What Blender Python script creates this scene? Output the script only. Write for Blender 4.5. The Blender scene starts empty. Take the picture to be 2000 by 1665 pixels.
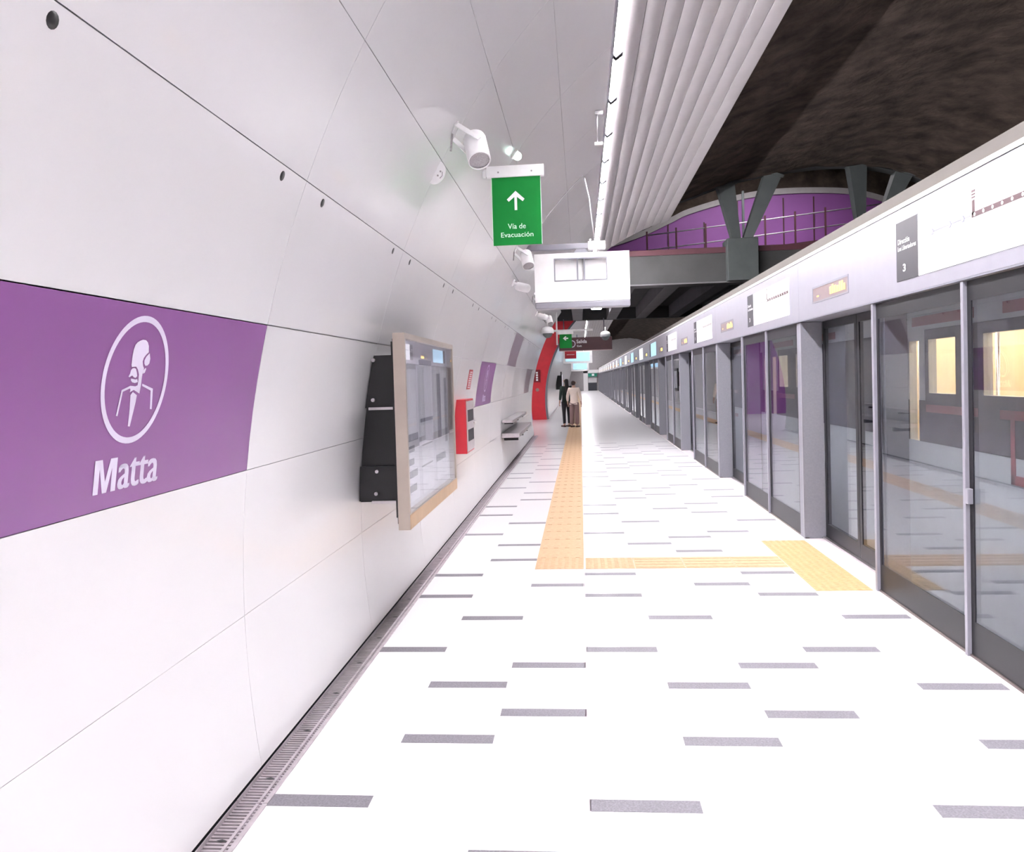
import bpy, bmesh, math, random
from mathutils import Vector, Matrix
random.seed(7)
scene = bpy.context.scene
COL = scene.collection
R = math.radians

# ------------------------------------------------------------------ camera
H = 1.62
def make_camera():
    f, yaw, pit, rol, cx, cy = 1599.3, R(5.21), R(1.62), R(1.72), 989.5, 788.3
    fwd = Vector((-math.sin(yaw), math.cos(yaw), 0)); right = Vector((math.cos(yaw), math.sin(yaw), 0)); down = Vector((0, 0, -1))
    f2 = fwd*math.cos(pit) + down*math.sin(pit); d2 = down*math.cos(pit) - fwd*math.sin(pit)
    r3 = right*math.cos(rol) + d2*math.sin(rol); d3 = d2*math.cos(rol) - right*math.sin(rol)
    cam = bpy.data.cameras.new('camera'); o = bpy.data.objects.new('camera', cam); COL.objects.link(o)
    m = Matrix.Identity(4)
    for i in range(3):
        m[i][0] = r3[i]; m[i][1] = -d3[i]; m[i][2] = -f2[i]
    m[2][3] = H
    o.matrix_world = m
    cam.sensor_fit = 'HORIZONTAL'; cam.sensor_width = 36; cam.lens = f/2000*36
    cam.shift_x = (1000-cx)/2000; cam.shift_y = (cy-832.5)/2000
    cam.clip_start = 0.05; cam.clip_end = 400
    scene.camera = o
make_camera()

# ------------------------------------------------------------------ world, exposure
w = bpy.data.worlds.new('world'); scene.world = w; w.use_nodes = True
w.node_tree.nodes['Background'].inputs[0].default_value = (.9, .88, 1, 1)
w.node_tree.nodes['Background'].inputs[1].default_value = 0.004
scene.view_settings.view_transform = 'Standard'
scene.view_settings.look = 'None'
scene.view_settings.gamma = 1.0
scene.view_settings.use_curve_mapping = False
scene.view_settings.exposure = 1.93
cy_ = scene.cycles      # light paths only: fewer bounces where nothing is gained
cy_.use_light_tree = False; cy_.max_bounces = 7; cy_.diffuse_bounces = 4; cy_.glossy_bounces = 4; cy_.transparent_max_bounces = 16
cy_.caustics_reflective = False; cy_.caustics_refractive = False
cy_.use_adaptive_sampling = True; cy_.adaptive_threshold = .05
LED = 98.0            # radiance of the platform light line
LEDC = (1.0, .972, 1.0)

# ------------------------------------------------------------------ materials
MATS = {}
def mat(name, col, rough=.5, metal=0., emit=0., ecol=None, spec=.5, noise=None, bump=None, coat=0., coord='Object'):
    """noise=(scale, amount) mottles the colour; bump=(scale, strength) adds fine relief"""
    if name in MATS: return MATS[name]
    m = bpy.data.materials.new(name); m.use_nodes = True; nt = m.node_tree; b = nt.nodes['Principled BSDF']
    c = (*col, 1)
    b.inputs['Base Color'].default_value = c; b.inputs['Roughness'].default_value = rough; b.inputs['Metallic'].default_value = metal
    b.inputs['Specular IOR Level'].default_value = spec; b.inputs['Coat Weight'].default_value = coat; b.inputs['Coat Roughness'].default_value = .06
    tc = nt.nodes.new('ShaderNodeTexCoord')
    nz = noise or (6., .06)
    n = nt.nodes.new('ShaderNodeTexNoise'); n.inputs['Scale'].default_value = nz[0]; n.inputs['Detail'].default_value = 5
    nt.links.new(tc.outputs[coord], n.inputs['Vector'])
    r = nt.nodes.new('ShaderNodeMapRange'); r.inputs[1].default_value = .3; r.inputs[2].default_value = .7
    r.inputs[3].default_value = 1-nz[1]; r.inputs[4].default_value = 1+nz[1]
    nt.links.new(n.outputs['Fac'], r.inputs[0])
    mx = nt.nodes.new('ShaderNodeVectorMath'); mx.operation = 'SCALE'; mx.inputs[0].default_value = col
    nt.links.new(r.outputs[0], mx.inputs['Scale']); nt.links.new(mx.outputs[0], b.inputs['Base Color'])
    if bump:
        n2 = nt.nodes.new('ShaderNodeTexNoise'); n2.inputs['Scale'].default_value = bump[0]; n2.inputs['Detail'].default_value = 6
        nt.links.new(tc.outputs[coord], n2.inputs['Vector'])
        bp = nt.nodes.new('ShaderNodeBump'); bp.inputs['Strength'].default_value = bump[1]; bp.inputs['Distance'].default_value = .05
        nt.links.new(n2.outputs['Fac'], bp.inputs['Height']); nt.links.new(bp.outputs[0], b.inputs['Normal'])
    if emit:
        b.inputs['Emission Color'].default_value = (*(ecol or col), 1); b.inputs['Emission Strength'].default_value = emit
    MATS[name] = m
    return m

def glass(name, tint=(.78, .8, .82), ior=1.7, rough=.0):
    m = bpy.data.materials.new(name); m.use_nodes = True; nt = m.node_tree
    for n in list(nt.nodes): nt.nodes.remove(n)
    out = nt.nodes.new('ShaderNodeOutputMaterial'); mix = nt.nodes.new('ShaderNodeMixShader')
    t = nt.nodes.new('ShaderNodeBsdfTransparent'); t.inputs[0].default_value = (*tint, 1)
    g = nt.nodes.new('ShaderNodeBsdfGlossy'); g.inputs['Roughness'].default_value = rough; g.inputs[0].default_value = (.93, .94, .97, 1)
    fr = nt.nodes.new('ShaderNodeFresnel'); geo = nt.nodes.new('ShaderNodeNewGeometry')
    mr = nt.nodes.new('ShaderNodeMapRange'); mr.inputs[3].default_value = ior; mr.inputs[4].default_value = 1/ior
    nt.links.new(geo.outputs['Backfacing'], mr.inputs[0]); nt.links.new(mr.outputs[0], fr.inputs[0])
    nt.links.new(fr.outputs[0], mix.inputs[0]); nt.links.new(t.outputs[0], mix.inputs[1]); nt.links.new(g.outputs[0], mix.inputs[2])
    nt.links.new(mix.outputs[0], out.inputs[0])
    return m

WHITE = mat('white lacquered panel', (.845, .832, .85), .22, spec=.5, noise=(1.2, .015), coat=.2)
PURPLE = mat('purple enamel panel', (.24, .088, .275), .3, noise=(2.5, .03))
LILAC = mat('pale lilac print', (.80, .74, .90), .4)
MAUVE = mat('mauve grey panel', (.27, .20, .25), .3)
DARKGAP = mat('black backing', (.01, .01, .012), .8)
JGREY = mat('grey joint backing', (.62, .58, .62), .8)
FLOOR = mat('white terrazzo', (.80, .78, .80), .2, noise=(60, .03), spec=.3)
INLAY = mat('grey speckled stone inlay', (.20, .19, .215), .55, noise=(130, .2), spec=.15)
SILL = mat('pale pink stone', (.74, .67, .70), .3, noise=(40, .05))
JOINT = mat('pinkish joint filler', (.62, .53, .58), .6, noise=(25, .12))
TACT = mat('ochre tactile tile', (.50, .335, .205), .7, noise=(30, .09), spec=.2)
TACTY = mat('yellow tactile tile', (.47, .315, .16), .7, noise=(30, .12), spec=.2)
STEEL = mat('brushed stainless steel', (.62, .58, .60), .32, 1., noise=(20, .08))
GRATE = mat('galvanised grating', (.46, .41, .44), .45, .25, noise=(15, .15))
GREYP = mat('grey powder coated metal', (.21, .21, .245), .42, noise=(60, .05))
GREYL = mat('light grey powder coated metal', (.25, .243, .283), .3, noise=(8, .03))
DKGLASS = mat('dark grey printed glass border', (.013, .013, .016), .4, noise=(3, .05), spec=.3)
CHAR = mat('charcoal sign face', (.028, .026, .034), .5)
BLACK = mat('black metal', (.012, .011, .013), .35)
BEIGE = mat('champagne anodised frame', (.43, .37, .32), .3, .5, noise=(8, .05))
BROWNW = mat('golden brown frame edge', (.45, .30, .17), .4, .2, noise=(8, .06))
SLATM = mat('warm grey slat', (.41, .383, .392), .55, noise=(3, .03))
ROCK = mat('dark brown sprayed concrete', (.062, .046, .038), .95, noise=(2.2, .5), bump=(5, .9), spec=.15)
CONC = mat('grey concrete', (.075, .075, .075), .85, noise=(2, .1), spec=.2)
CONCL = mat('pale grey concrete', (.16, .155, .16), .8, noise=(2, .08), spec=.2)
STEELG = mat('grey green painted steel', (.07, .08, .08), .6, noise=(4, .1))
MAROON = mat('maroon edge trim', (.10, .035, .045), .5)
CAVP = mat('violet wall paint', (.36, .12, .42), .6, noise=(.8, .05))
RED = mat('red enamel', (.52, .02, .035), .3, noise=(3, .05))
REDD = mat('dark red enamel', (.20, .01, .02), .3)
GREEN = mat('green sign face', (.003, .20, .03), .6, spec=.2)
WPLAS = mat('white plastic', (.86, .85, .86), .35)
GRILLE = mat('grey speaker grille', (.34, .32, .33), .6, noise=(220, .25))
PRINTW = mat('white print', (.9, .9, .92), .5)
PAPER = mat('pale poster paper', (.72, .72, .78), .5, noise=(3, .06))
PAPERG = mat('mid grey poster print', (.26, .26, .30), .5, noise=(14, .25))
PAPERW = mat('white poster sheet', (.85, .85, .9), .5, noise=(10, .05))
MAPW = mat('backlit white map face', (.85, .85, .87), .4, emit=.18, ecol=(1, .99, 1))
MAPBR = mat('dark brown route print', (.06, .022, .028), .5)
MAPGR = mat('pale grey route print', (.16, .16, .22), .5)
LEDB = mat('display window', (.20, .15, .155), .3)
AMBER = mat('amber led letters', (.4, .22, .05), .4, emit=.9, ecol=(1, .55, .10))
CYAN = mat('bluish video screen', (.3, .45, .6), .3, emit=.22, ecol=(.42, .75, .95))
LAMP = mat('lit tube', (1, 1, 1), .4, emit=LED, ecol=LEDC)
LAMPF = mat('lit tube, far tunnel', (1, 1, 1), .4, emit=LED*.5, ecol=LEDC)
SALIDA = mat('dark brown direction sign', (.075, .022, .028), .45)
GBULB = mat('pale green lamp', (.6, .85, .75), .3, emit=1.2, ecol=(.65, 1, .85))
TRAINW = mat('train white paint', (.40, .41, .44), .3, coat=.2)
TRAIND = mat('train dark window band', (.022, .018, .035), .12)
TRAINR = mat('train red stripe', (.22, .03, .045), .3)
CREAM = mat('cream interior lining', (.78, .62, .42), .5)
TLAMP = mat('train ceiling lamp', (1, .9, .7), .4, emit=9, ecol=(1, .84, .58))
GLASS = glass('screen glass', (.84, .86, .87), 1.5)
GLASSC = glass('case glass', (.97, .97, .98), 1.5)

# ------------------------------------------------------------------ mesh helpers
class MB:
    def __init__(s): s.v = []; s.f = []; s.sm = []
    def add(s, v, f, smooth=False):
        n = len(s.v); s.v += [tuple(p) for p in v]; s.f += [tuple(i+n for i in q) for q in f]
        s.sm += smooth if isinstance(smooth, list) else [smooth]*len(f); return s
    def box(s, x0, x1, y0, y1, z0, z1):
        v = [(x, y, z) for z in (z0, z1) for y in (y0, y1) for x in (x0, x1)]
        return s.add(v, [(0, 2, 3, 1), (4, 5, 7, 6), (0, 1, 5, 4), (2, 6, 7, 3), (0, 4, 6, 2), (1, 3, 7, 5)])
    def bar(s, p, q, wa, wb=None, up=(0, 0, 1), wa2=None, wb2=None):
        p = Vector(p); q = Vector(q); wb = wa if wb is None else wb; wa2 = wa if wa2 is None else wa2; wb2 = wb if wb2 is None else wb2
        d = (q-p).normalized(); u = Vector(up)
        if abs(d.dot(u)) > .98: u = Vector((0, 1, 0))
        a = d.cross(u).normalized(); b = a.cross(d)
        v = [p+a*wa/2*i+b*wb/2*j for i, j in ((-1, -1), (1, -1), (1, 1), (-1, 1))] + [q+a*wa2/2*i+b*wb2/2*j for i, j in ((-1, -1), (1, -1), (1, 1), (-1, 1))]
        return s.add(v, [(0, 3, 2, 1), (4, 5, 6, 7), (0, 1, 5, 4), (1, 2, 6, 5), (2, 3, 7, 6), (3, 0, 4, 7)])
    def cyl(s, p, q, r0, r1=None, n=16):
        p = Vector(p); q = Vector(q); r1 = r0 if r1 is None else r1; d = (q-p).normalized()
        u = Vector((0, 0, 1)) if abs(d.z) < .9 else Vector((1, 0, 0)); a = d.cross(u).normalized(); b = a.cross(d)
        v = []
        for c, r in ((p, r0), (q, r1)):
            v += [c+(a*math.cos(t)+b*math.sin(t))*r for t in [2*math.pi*i/n for i in range(n)]]
        return s.add(v, [((i+1) % n, i, n+i, n+(i+1) % n) for i in range(n)]+[tuple(range(n)), tuple(range(2*n-1, n-1, -1))], [True]*n+[False]*2)
    def lathe(s, p, d, prof, n=20):
        """prof: (distance along d, radius)"""
        p = Vector(p); d = Vector(d).normalized(); u = Vector((0, 0, 1)) if abs(d.z) < .9 else Vector((1, 0, 0)); a = d.cross(u).normalized(); b = a.cross(d)
        v = []
        for h, r in prof: v += [p+d*h+(a*math.cos(t)+b*math.sin(t))*max(r, 1e-4) for t in [2*math.pi*i/n for i in range(n)]]
        fs = [(j*n+(i+1) % n, j*n+i, (j+1)*n+i, (j+1)*n+(i+1) % n) for j in range(len(prof)-1) for i in range(n)]
        return s.add(v, fs, True)
    def tube(s, pts, r, n=8):
        pts = [Vector(p) for p in pts]; v = []; m = len(pts)
        for i, c in enumerate(pts):
            d = (pts[min(i+1, m-1)]-pts[max(i-1, 0)]).normalized(); u = Vector((.13, .99, .05)) if abs(d.y) < .9 else Vector((0, 0, 1))
            a = d.cross(u).normalized(); b = a.cross(d)
            v += [c+(a*math.cos(t)+b*math.sin(t))*r for t in [2*math.pi*k/n for k in range(n)]]
        fs = [(j*n+(i+1) % n, j*n+i, (j+1)*n+i, (j+1)*n+(i+1) % n) for j in range(m-1) for i in range(n)]
        return s.add(v, fs+[tuple(range(n)), tuple(range(m*n-1, (m-1)*n-1, -1))], [True]*len(fs)+[False]*2)
    def grid(s, rows, smooth=True):
        m = len(rows[0]); v = [p for r_ in rows for p in r_]
        return s.add(v, [(i*m+j, i*m+j+1, (i+1)*m+j+1, (i+1)*m+j) for i in range(len(rows)-1) for j in range(m-1)], smooth)
    def mesh(s, name):
        me = bpy.data.meshes.new(name); me.from_pydata(s.v, [], s.f)
        for p, sm in zip(me.polygons, s.sm): p.use_smooth = sm
        me.update(); return me
    def build(s, name, m, parent=None, bevel=0.):
        o = new(name, s.mesh(name), m, parent)
        if bevel:
            md = o.modifiers.new('bevel', 'BEVEL'); md.width = bevel; md.segments = 2; md.limit_method = 'ANGLE'
        return o
def new(name, me, m, parent=None):
    if m and not me.materials: me.materials.append(m)
    o = bpy.data.objects.new(name, me); COL.objects.link(o); o.parent = parent
    return o
def tag(o, label=None, cat=None, group=None, kind=None):
    if label: o['label'] = label
    if cat: o['category'] = cat
    if group: o['group'] = group
    if kind: o['kind'] = kind
    return o
def empty(name, loc=(0, 0, 0), label=None, cat=None, group=None, kind=None):
    o = bpy.data.objects.new(name, None); COL.objects.link(o); o.location = loc; o.empty_display_size = .1
    return tag(o, label, cat, group, kind)
def at(o, parent):
    """world coordinates kept under a parent that stands elsewhere"""
    o.parent = parent; o.matrix_parent_inverse = Matrix.Translation(-parent.location); return o
def part(mb, name, m, parent, bevel=0.):
    return at(mb.build(name, m, None, bevel), parent)
def parts(mb, name, m, parent, bevel=0., world=True):
    """every separate piece of mb becomes an object of its own"""
    par = list(range(len(mb.v)))
    def root(i):
        while par[i] != i: par[i] = par[par[i]]; i = par[i]
        return i
    for f in mb.f:
        for i in f[1:]: par[root(i)] = root(f[0])
    grp = {}
    for f, sm in zip(mb.f, mb.sm): grp.setdefault(root(f[0]), []).append((f, sm))
    for fs in grp.values():
        ids = sorted({i for f, _ in fs for i in f}); ix = {i: k for k, i in enumerate(ids)}
        b = MB(); b.add([mb.v[i] for i in ids], [tuple(ix[i] for i in f) for f, _ in fs], [q for _, q in fs])
        o = b.build(name, m, None, bevel)
        if world: at(o, parent)
        else: o.parent = parent
def copy_tree(o, parent=None):
    c = o.copy(); COL.objects.link(c)
    if parent: c.parent = parent
    for ch in [x for x in o.children]: copy_tree(ch, c)
    return c
def text_mesh(body, bold=0.):
    cu = bpy.data.curves.new('lettering', 'FONT'); cu.body = body; cu.size = 1; cu.offset = bold; cu.resolution_u = 3
    o = bpy.data.objects.new('lettering', cu); COL.objects.link(o)
    bpy.context.view_layer.update()
    me = bpy.data.meshes.new_from_object(o.evaluated_get(bpy.context.evaluated_depsgraph_get()))
    bpy.data.objects.remove(o); bpy.data.curves.remove(cu)
    xs = [v.co.x for v in me.vertices]; ys = [v.co.y for v in me.vertices]
    return me, min(xs), max(xs), min(ys), max(ys)
def lettering(name, body, fn, u0, u1, v0, v1, m, parent, bold=.0, keep=False):
    """text fitted to the rectangle u0..u1 x v0..v1 of a surface fn(u, v) -> world"""
    me, a, b, c, d = text_mesh(body, bold)
    for v in me.vertices:
        p = fn(u0+(v.co.x-a)/(b-a)*(u1-u0), v0+(v.co.y-c)/(d-c)*(v1-v0)); v.co = p
    me.materials.clear(); o = new(name, me, m)
    return at(o, parent) if parent else o
def poly(name, pts, fn, m, parent, back=None):
    me = bpy.data.meshes.new(name); bm = bmesh.new()
    vs = [bm.verts.new(fn(*p)) for p in pts]; bm.faces.new(vs); bm.normal_update(); bmesh.ops.triangulate(bm, faces=bm.faces[:]); bm.to_mesh(me); bm.free()
    o = new(name, me, m); return at(o, parent) if parent else o
def holes(mb, x0, x1, y0, y1, z0, z1, hs):
    """a slab in the YZ plane with rectangular openings (y0, y1, z0, z1)"""
    ys = sorted({y0, y1, *[t for h in hs for t in h[:2]]}); zs = sorted({z0, z1, *[t for h in hs for t in h[2:]]})
    for a, b in zip(ys, ys[1:]):
        for c, d in zip(zs, zs[1:]):
            if not any(h[0] <= a and b <= h[1] and h[2] <= c and d <= h[3] for h in hs): mb.box(x0, x1, a, b, c, d)
    return mb

# ------------------------------------------------------------------ the lining: a cylinder of panels on the left
XC, ZC, RR, TB, DT = 3.2908, .7107, 4.7156, .1206, .1293
def W(y, row, off=0.):
    t = TB+row*DT; r = RR-off
    return Vector((XC-r*math.cos(t), y, ZC+r*math.sin(t)))
def Wn(row):
    t = TB+row*DT; return Vector((math.cos(t), 0, -math.sin(t)))
SEAM = lambda i: 3.28+1.84*i
def arcs(y0, y1, r0, r1, off, thick, n=5):
    mb = MB(); g = (.0020 if r0 >= 0 else .0009)/.61
    rows = [r0+(r1-r0)*i/n for i in range(n+1)]
    rows[0] += g; rows[-1] -= g
    f = [W(y0, r, off) for r in rows]; b = [W(y1, r, off) for r in rows]
    fi = [W(y0, r, off-thick) for r in rows]; bi = [W(y1, r, off-thick) for r in rows]
    mb.grid([f, b]); mb.grid([f, fi], False); mb.grid([bi, b], False)
    mb.add([f[0], b[0], bi[0], fi[0]], [(0, 3, 2, 1)]); mb.add([f[-1], b[-1], bi[-1], fi[-1]], [(0, 1, 2, 3)])
    return mb

T1 = 19.84      # the near tunnel ends here
WALL1 = 23.52   # the lower wall rows go on under the bridge
T2 = 33.0       # the far tunnel begins
T3 = 103.0      # far end of the platform
BACK = -9.2     # behind the camera
PSD = 2.134
X0, TW = -.012, .421

wall = empty('wall_left', (-1.36, 3, 0), kind='structure', label='curved white panelled wall on the left')
panel_mesh = {}
purple_cells = {(-1, 0): 'name', (4, 0): 'name'}
mauve_cells = {(6, 1), (9, 0)}
name_panels = []
for i in range(-4, 11):
    y0, y1 = SEAM(i)+.002, SEAM(i+1)-.002
    for row in range(-2, 6):
        if i >= 9 and row > 3: continue
        m = WHITE
        if (i, row) in purple_cells: m = PURPLE
        elif (i, row) in mauve_cells: m = MAUVE
        key = (row, m.name)
        if key not in panel_mesh:
            me = arcs(0, 1.836, row-(.05 if row == -2 else 0), row+1, .0, .012).mesh('wall_panel'); me.materials.append(m); panel_mesh[key] = me
        o = new('wall_panel', panel_mesh[key], m, wall); o.matrix_parent_inverse = Matrix.Translation(-wall.location); o.location = (0, y0, 0)
        if m is PURPLE:
            o['label'] = 'purple enamel panel with the station name'; name_panels.append((o, y0))
        if m is MAUVE: o['label'] = 'mauve grey panel'
        # dark round fixing holes near the top of the shoulder row
        if row == 1 and m is WHITE:
            for yy in (y0+.24, y1-.24):
                hb = MB(); c = W(yy, 1.935, -.0); nrm = Wn(1.935)
                hb.lathe(c+nrm*.0015, -nrm, [(0, .0), (0, .019), (.004, .021), (.014, .021)], 14)
                h = hb.build('fixing_hole', BLACK); h.parent = wall; h.matrix_parent_inverse = Matrix.Translation(-wall.location)
# dark backing shell behind the joints
mb = MB(); rows = [W(BACK, -2+8.0*i/30, -.035) for i in range(31)]; rows2 = [p+Vector((0, T1-BACK, 0)) for p in rows]
mb.grid([rows, rows2])
rows = [W(T1, -2+6.0*i/24, -.035) for i in range(25)]; mb.grid([rows, [p+Vector((0, WALL1-T1, 0)) for p in rows]])
mb.grid([[W(WALL1, -2+6*i/24, .0) for i in range(25)], [W(WALL1, -2+6*i/24, -.4) for i in range(25)]])
part(mb, 'backing', JGREY, wall)
# wall behind the camera, beyond the panels in view
mb = MB(); rows = [W(BACK, -2+8.0*i/30) for i in range(31)]; mb.grid([rows, [Vector((p.x, SEAM(-4), p.z)) for p in rows]])
part(mb, 'rear_lining', WHITE, wall)

# station emblem and name on the purple panels
EMB = {'f': [(2.336, .821), (2.35, .827), (2.367, .826), (2.38, .816), (2.389, .798), (2.395, .766), (2.382, .753), (2.372, .736), (2.369, .718), (2.375, .697), (2.383, .684), (2.379, .654), (2.379, .63), (2.38, .6), (2.379, .575), (2.378, .556), (2.363, .565), (2.343, .576), (2.323, .564), (2.325, .577), (2.319, .59), (2.326, .597), (2.349, .594), (2.361, .599), (2.361, .63), (2.359, .654), (2.349, .678), (2.337, .692), (2.324, .691), (2.314, .689), (2.31, .701), (2.309, .725), (2.308, .748), (2.309, .775), (2.314, .799), (2.323, .812)],
 'e': [(2.401, .762), (2.41, .734), (2.409, .71), (2.4, .699), (2.388, .697), (2.38, .709), (2.378, .724), (2.385, .743)],
 'l': [(2.392, .688), (2.396, .682), (2.391, .662), (2.381, .657), (2.381, .673), (2.387, .682)],
 'm': [(2.329, .685), (2.338, .681), (2.346, .663), (2.351, .645), (2.344, .636), (2.333, .639), (2.323, .648), (2.31, .639), (2.304, .642), (2.31, .657), (2.312, .674), (2.319, .683)],
 'c': [(2.319, .633), (2.334, .63), (2.344, .628), (2.354, .63), (2.359, .615), (2.344, .61), (2.328, .614), (2.32, .623)],
 't': [(2.34, .566), (2.365, .549), (2.363, .51), (2.348, .393), (2.337, .395), (2.335, .481), (2.329, .55)],
 'a': [(2.323, .598), (2.328, .587), (2.286, .568), (2.275, .45), (2.266, .452), (2.278, .577)],
 'b': [(2.386, .607), (2.453, .58), (2.463, .472), (2.452, .474), (2.441, .57), (2.387, .595)]}
def emblem(panel, dy):
    fn = lambda u, v: W(u+dy, v, .0015)
    bm = bmesh.new()
    for pts in EMB.values():
        bm.faces.new([bm.verts.new(fn(*p)) for p in pts])
    bm.normal_update(); bmesh.ops.triangulate(bm, faces=bm.faces[:])
    n = 64; ri = []; ro = []
    for k in range(n):
        t = 2*math.pi*k/n; c, s = math.cos(t), math.sin(t)
        ro.append(bm.verts.new(fn(2.352+.181*c, .627+.319*s))); ri.append(bm.verts.new(fn(2.352+.162*c, .627+.288*s)))
    for k in range(n): bm.faces.new((ro[k], ro[(k+1) % n], ri[(k+1) % n], ri[k]))
    me = bpy.data.meshes.new('emblem'); bm.to_mesh(me); bm.free()
    inv = panel.matrix_parent_inverse.copy()
    o = new('emblem', me, LILAC, panel); o.matrix_parent_inverse = Matrix.Translation(-panel.location)
    inv = Matrix.Translation(-panel.location)
    a, b, c, d = 2.19, 2.303, .083, .246
    M_ = [(a, c), (a, d), (a+.036, d), (.5*(a+b), c+.055), (b-.036, d), (b, d), (b, c), (b-.025, c), (b-.025, d-.045), (.5*(a+b)+.011, c), (.5*(a+b)-.011, c), (a+.025, d-.045), (a+.025, c)]
    t = poly('station_name', M_, fn, LILAC, None); t.parent = panel; t.matrix_parent_inverse = inv
    for du in (-.004, 0, .004):
        t = lettering('station_name', 'atta', lambda u, v: fn(u+du, v), 2.316, 2.541, .083, .232, LILAC, None); t.parent = panel; t.matrix_parent_inverse = inv
for p, y0 in name_panels: emblem(p, y0-(SEAM(-1)+.002))

# ------------------------------------------------------------------ floor
floor = empty('floor', (0, 0, 0), kind='structure', label='white terrazzo platform floor')
mb = MB(); mb.box(-1.265, PSD+.19, BACK, T3, -.3, 0)
mb.box(-9, -1.265, WALL1, T2, -.3, 0)
part(mb, 'slab', FLOOR, floor)
mb = MB(); mb.box(-1.40, -1.265, BACK, WALL1, -.3, -.055); part(mb, 'channel_bed', DARKGAP, floor)
mb = MB(); mb.box(-1.40, -1.265, T2, T3, -.3, -.0); part(mb, 'channel_bed', GRATE, floor)
mb = MB(); mb.box(X0-.012, X0+.008, BACK, 6.94, .0, .0012); part(mb, 'joint_strip', JOINT, floor)
mb = MB(); mb.box(2.095, PSD+.18, BACK, T3, 0, .0015); parts(mb, 'edge_strip', SILL, floor)
# grey stone inlays: three tile columns repeat every 3.68 m
RES = {0: (3.07, 4.86, 6.08), 1: (3.63, 4.29, 5.51), 2: (3.93, 4.59, 6.39)}
PER = 3.675
im = MB(); im.box(0, TW-.004, -.044, .044, -.01, .0012); inlay_me = im.mesh('floor_inlay'); inlay_me.materials.append(INLAY)
im3 = MB(); im3.box(.012, TW-.004, -.044, .044, -.01, .0012); inlay3_me = im3.mesh('floor_inlay'); inlay3_me.materials.append(INLAY)
for k in range(-3, 5):
    for r_ in RES[k % 3]:
        for n in range(-4, 28):
            y = r_+PER*n
            if y < .5 or y > 20.3: continue
            if k == -1 and y > 6.85: continue
            if k == 4 and 6.1 < y < 8.1: continue
            x = X0+k*TW+.002
            o = new('floor_inlay', inlay3_me if k == -3 else inlay_me, INLAY, floor); o.location = (x, y, 0)
# tactile paving
def tact(kind):
    mb = MB(); s = TW-.003
    mb.box(0, s, 0, s, -.01, .003)
    if kind == 'y':
        for i in range(4): x = s*(i+.5)/4; mb.box(x-.022, x+.022, .01, s-.01, .003, .006)
    elif kind == 'x':
        for i in range(4): y = s*(i+.5)/4; mb.box(.01, s-.01, y-.022, y+.022, .003, .006)
    else:
        for i in range(7):
            for j in range(7):
                x, y = s*(i+.5)/7, s*(j+.5)/7; h = .019; t = .011
                mb.add([(x-h, y-h, .003), (x+h, y-h, .003), (x+h, y+h, .003), (x-h, y+h, .003), (x-t, y-t, .0075), (x+t, y-t, .0075), (x+t, y+t, .0075), (x-t, y+t, .0075)], [(4, 5, 6, 7), (0, 1, 5, 4), (1, 2, 6, 5), (2, 3, 7, 6), (3, 0, 4, 7)])
    return mb.mesh('tactile_tile')
TY, TX, TD = tact('y'), tact('x'), tact('d'); TY.materials.append(TACT); TX.materials.append(TACT); TD.materials.append(TACTY)
TDo = TD.copy(); TDo.materials.clear(); TDo.materials.append(TACT)
def tile(me, x, y): o = new('tactile_tile', me, None, floor); o.location = (x, y, .0)
y = 6.93; n = 0
while y < 62:
    tile(TDo if n == 0 else TY, X0-TW, y); y += TW; n += 1
mb = MB(); mb.box(X0-TW, X0-.003, y, T3-2, -.01, .004); part(mb, 'tactile_strip', TACT, floor)
for i in range(4): tile(TDo if i == 0 else TX, X0+.01+i*TW, 6.925)
for i in range(5):
    o_y = 6.165+i*.372
    o = new('tactile_tile', TD, None, floor); o.location = (1.685, o_y, 0); o.scale = (.97, .88, 1)

# drain along the wall: steel grates laid in a channel
bm_ = MB(); L = .92
bm_.box(-1.302, -1.290, 0, L-.004, -.03, .003); bm_.box(-1.276, -1.257, 0, L-.004, -.03, .004); bm_.box(-1.382, -1.376, 0, L-.004, -.05, .012)
frame_me = bm_.mesh('grate_frame'); frame_me.materials.append(GRATE)
bm_ = MB(); n = 42
for i in range(n):
    y = (i+.5)*L/n; bm_.box(-1.376, -1.276, y-.0055, y+.0055, -.03, -.001)
ribs_me = bm_.mesh('grate_ribs'); ribs_me.materials.append(GRATE)
bm_ = MB()
for yy in (.2, .66): bm_.add([(-1.345, yy, .002), (-1.325, yy-.012, .002), (-1.305, yy, .002), (-1.325, yy+.006, .003)], [(0, 1, 2, 3)])
notch_me = bm_.mesh('grate_notch'); notch_me.materials.append(BLACK)
y = 1.2; drain = empty('floor_drain', (-1.33, 1.2, 0), 'long galvanised drain grating running along the foot of the white wall', 'drain')
while y < WALL1-.3:
    for nm, me in (('grate_frame', frame_me), ('grate_ribs', ribs_me), ('grate_notch', notch_me)):
        o = new(nm, me, None); o.location = (0, y, 0); at(o, drain)
        if nm in ('grate_ribs', 'grate_notch', 'grate_frame'): o['kind'] = 'stuff'
    y += L

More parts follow.
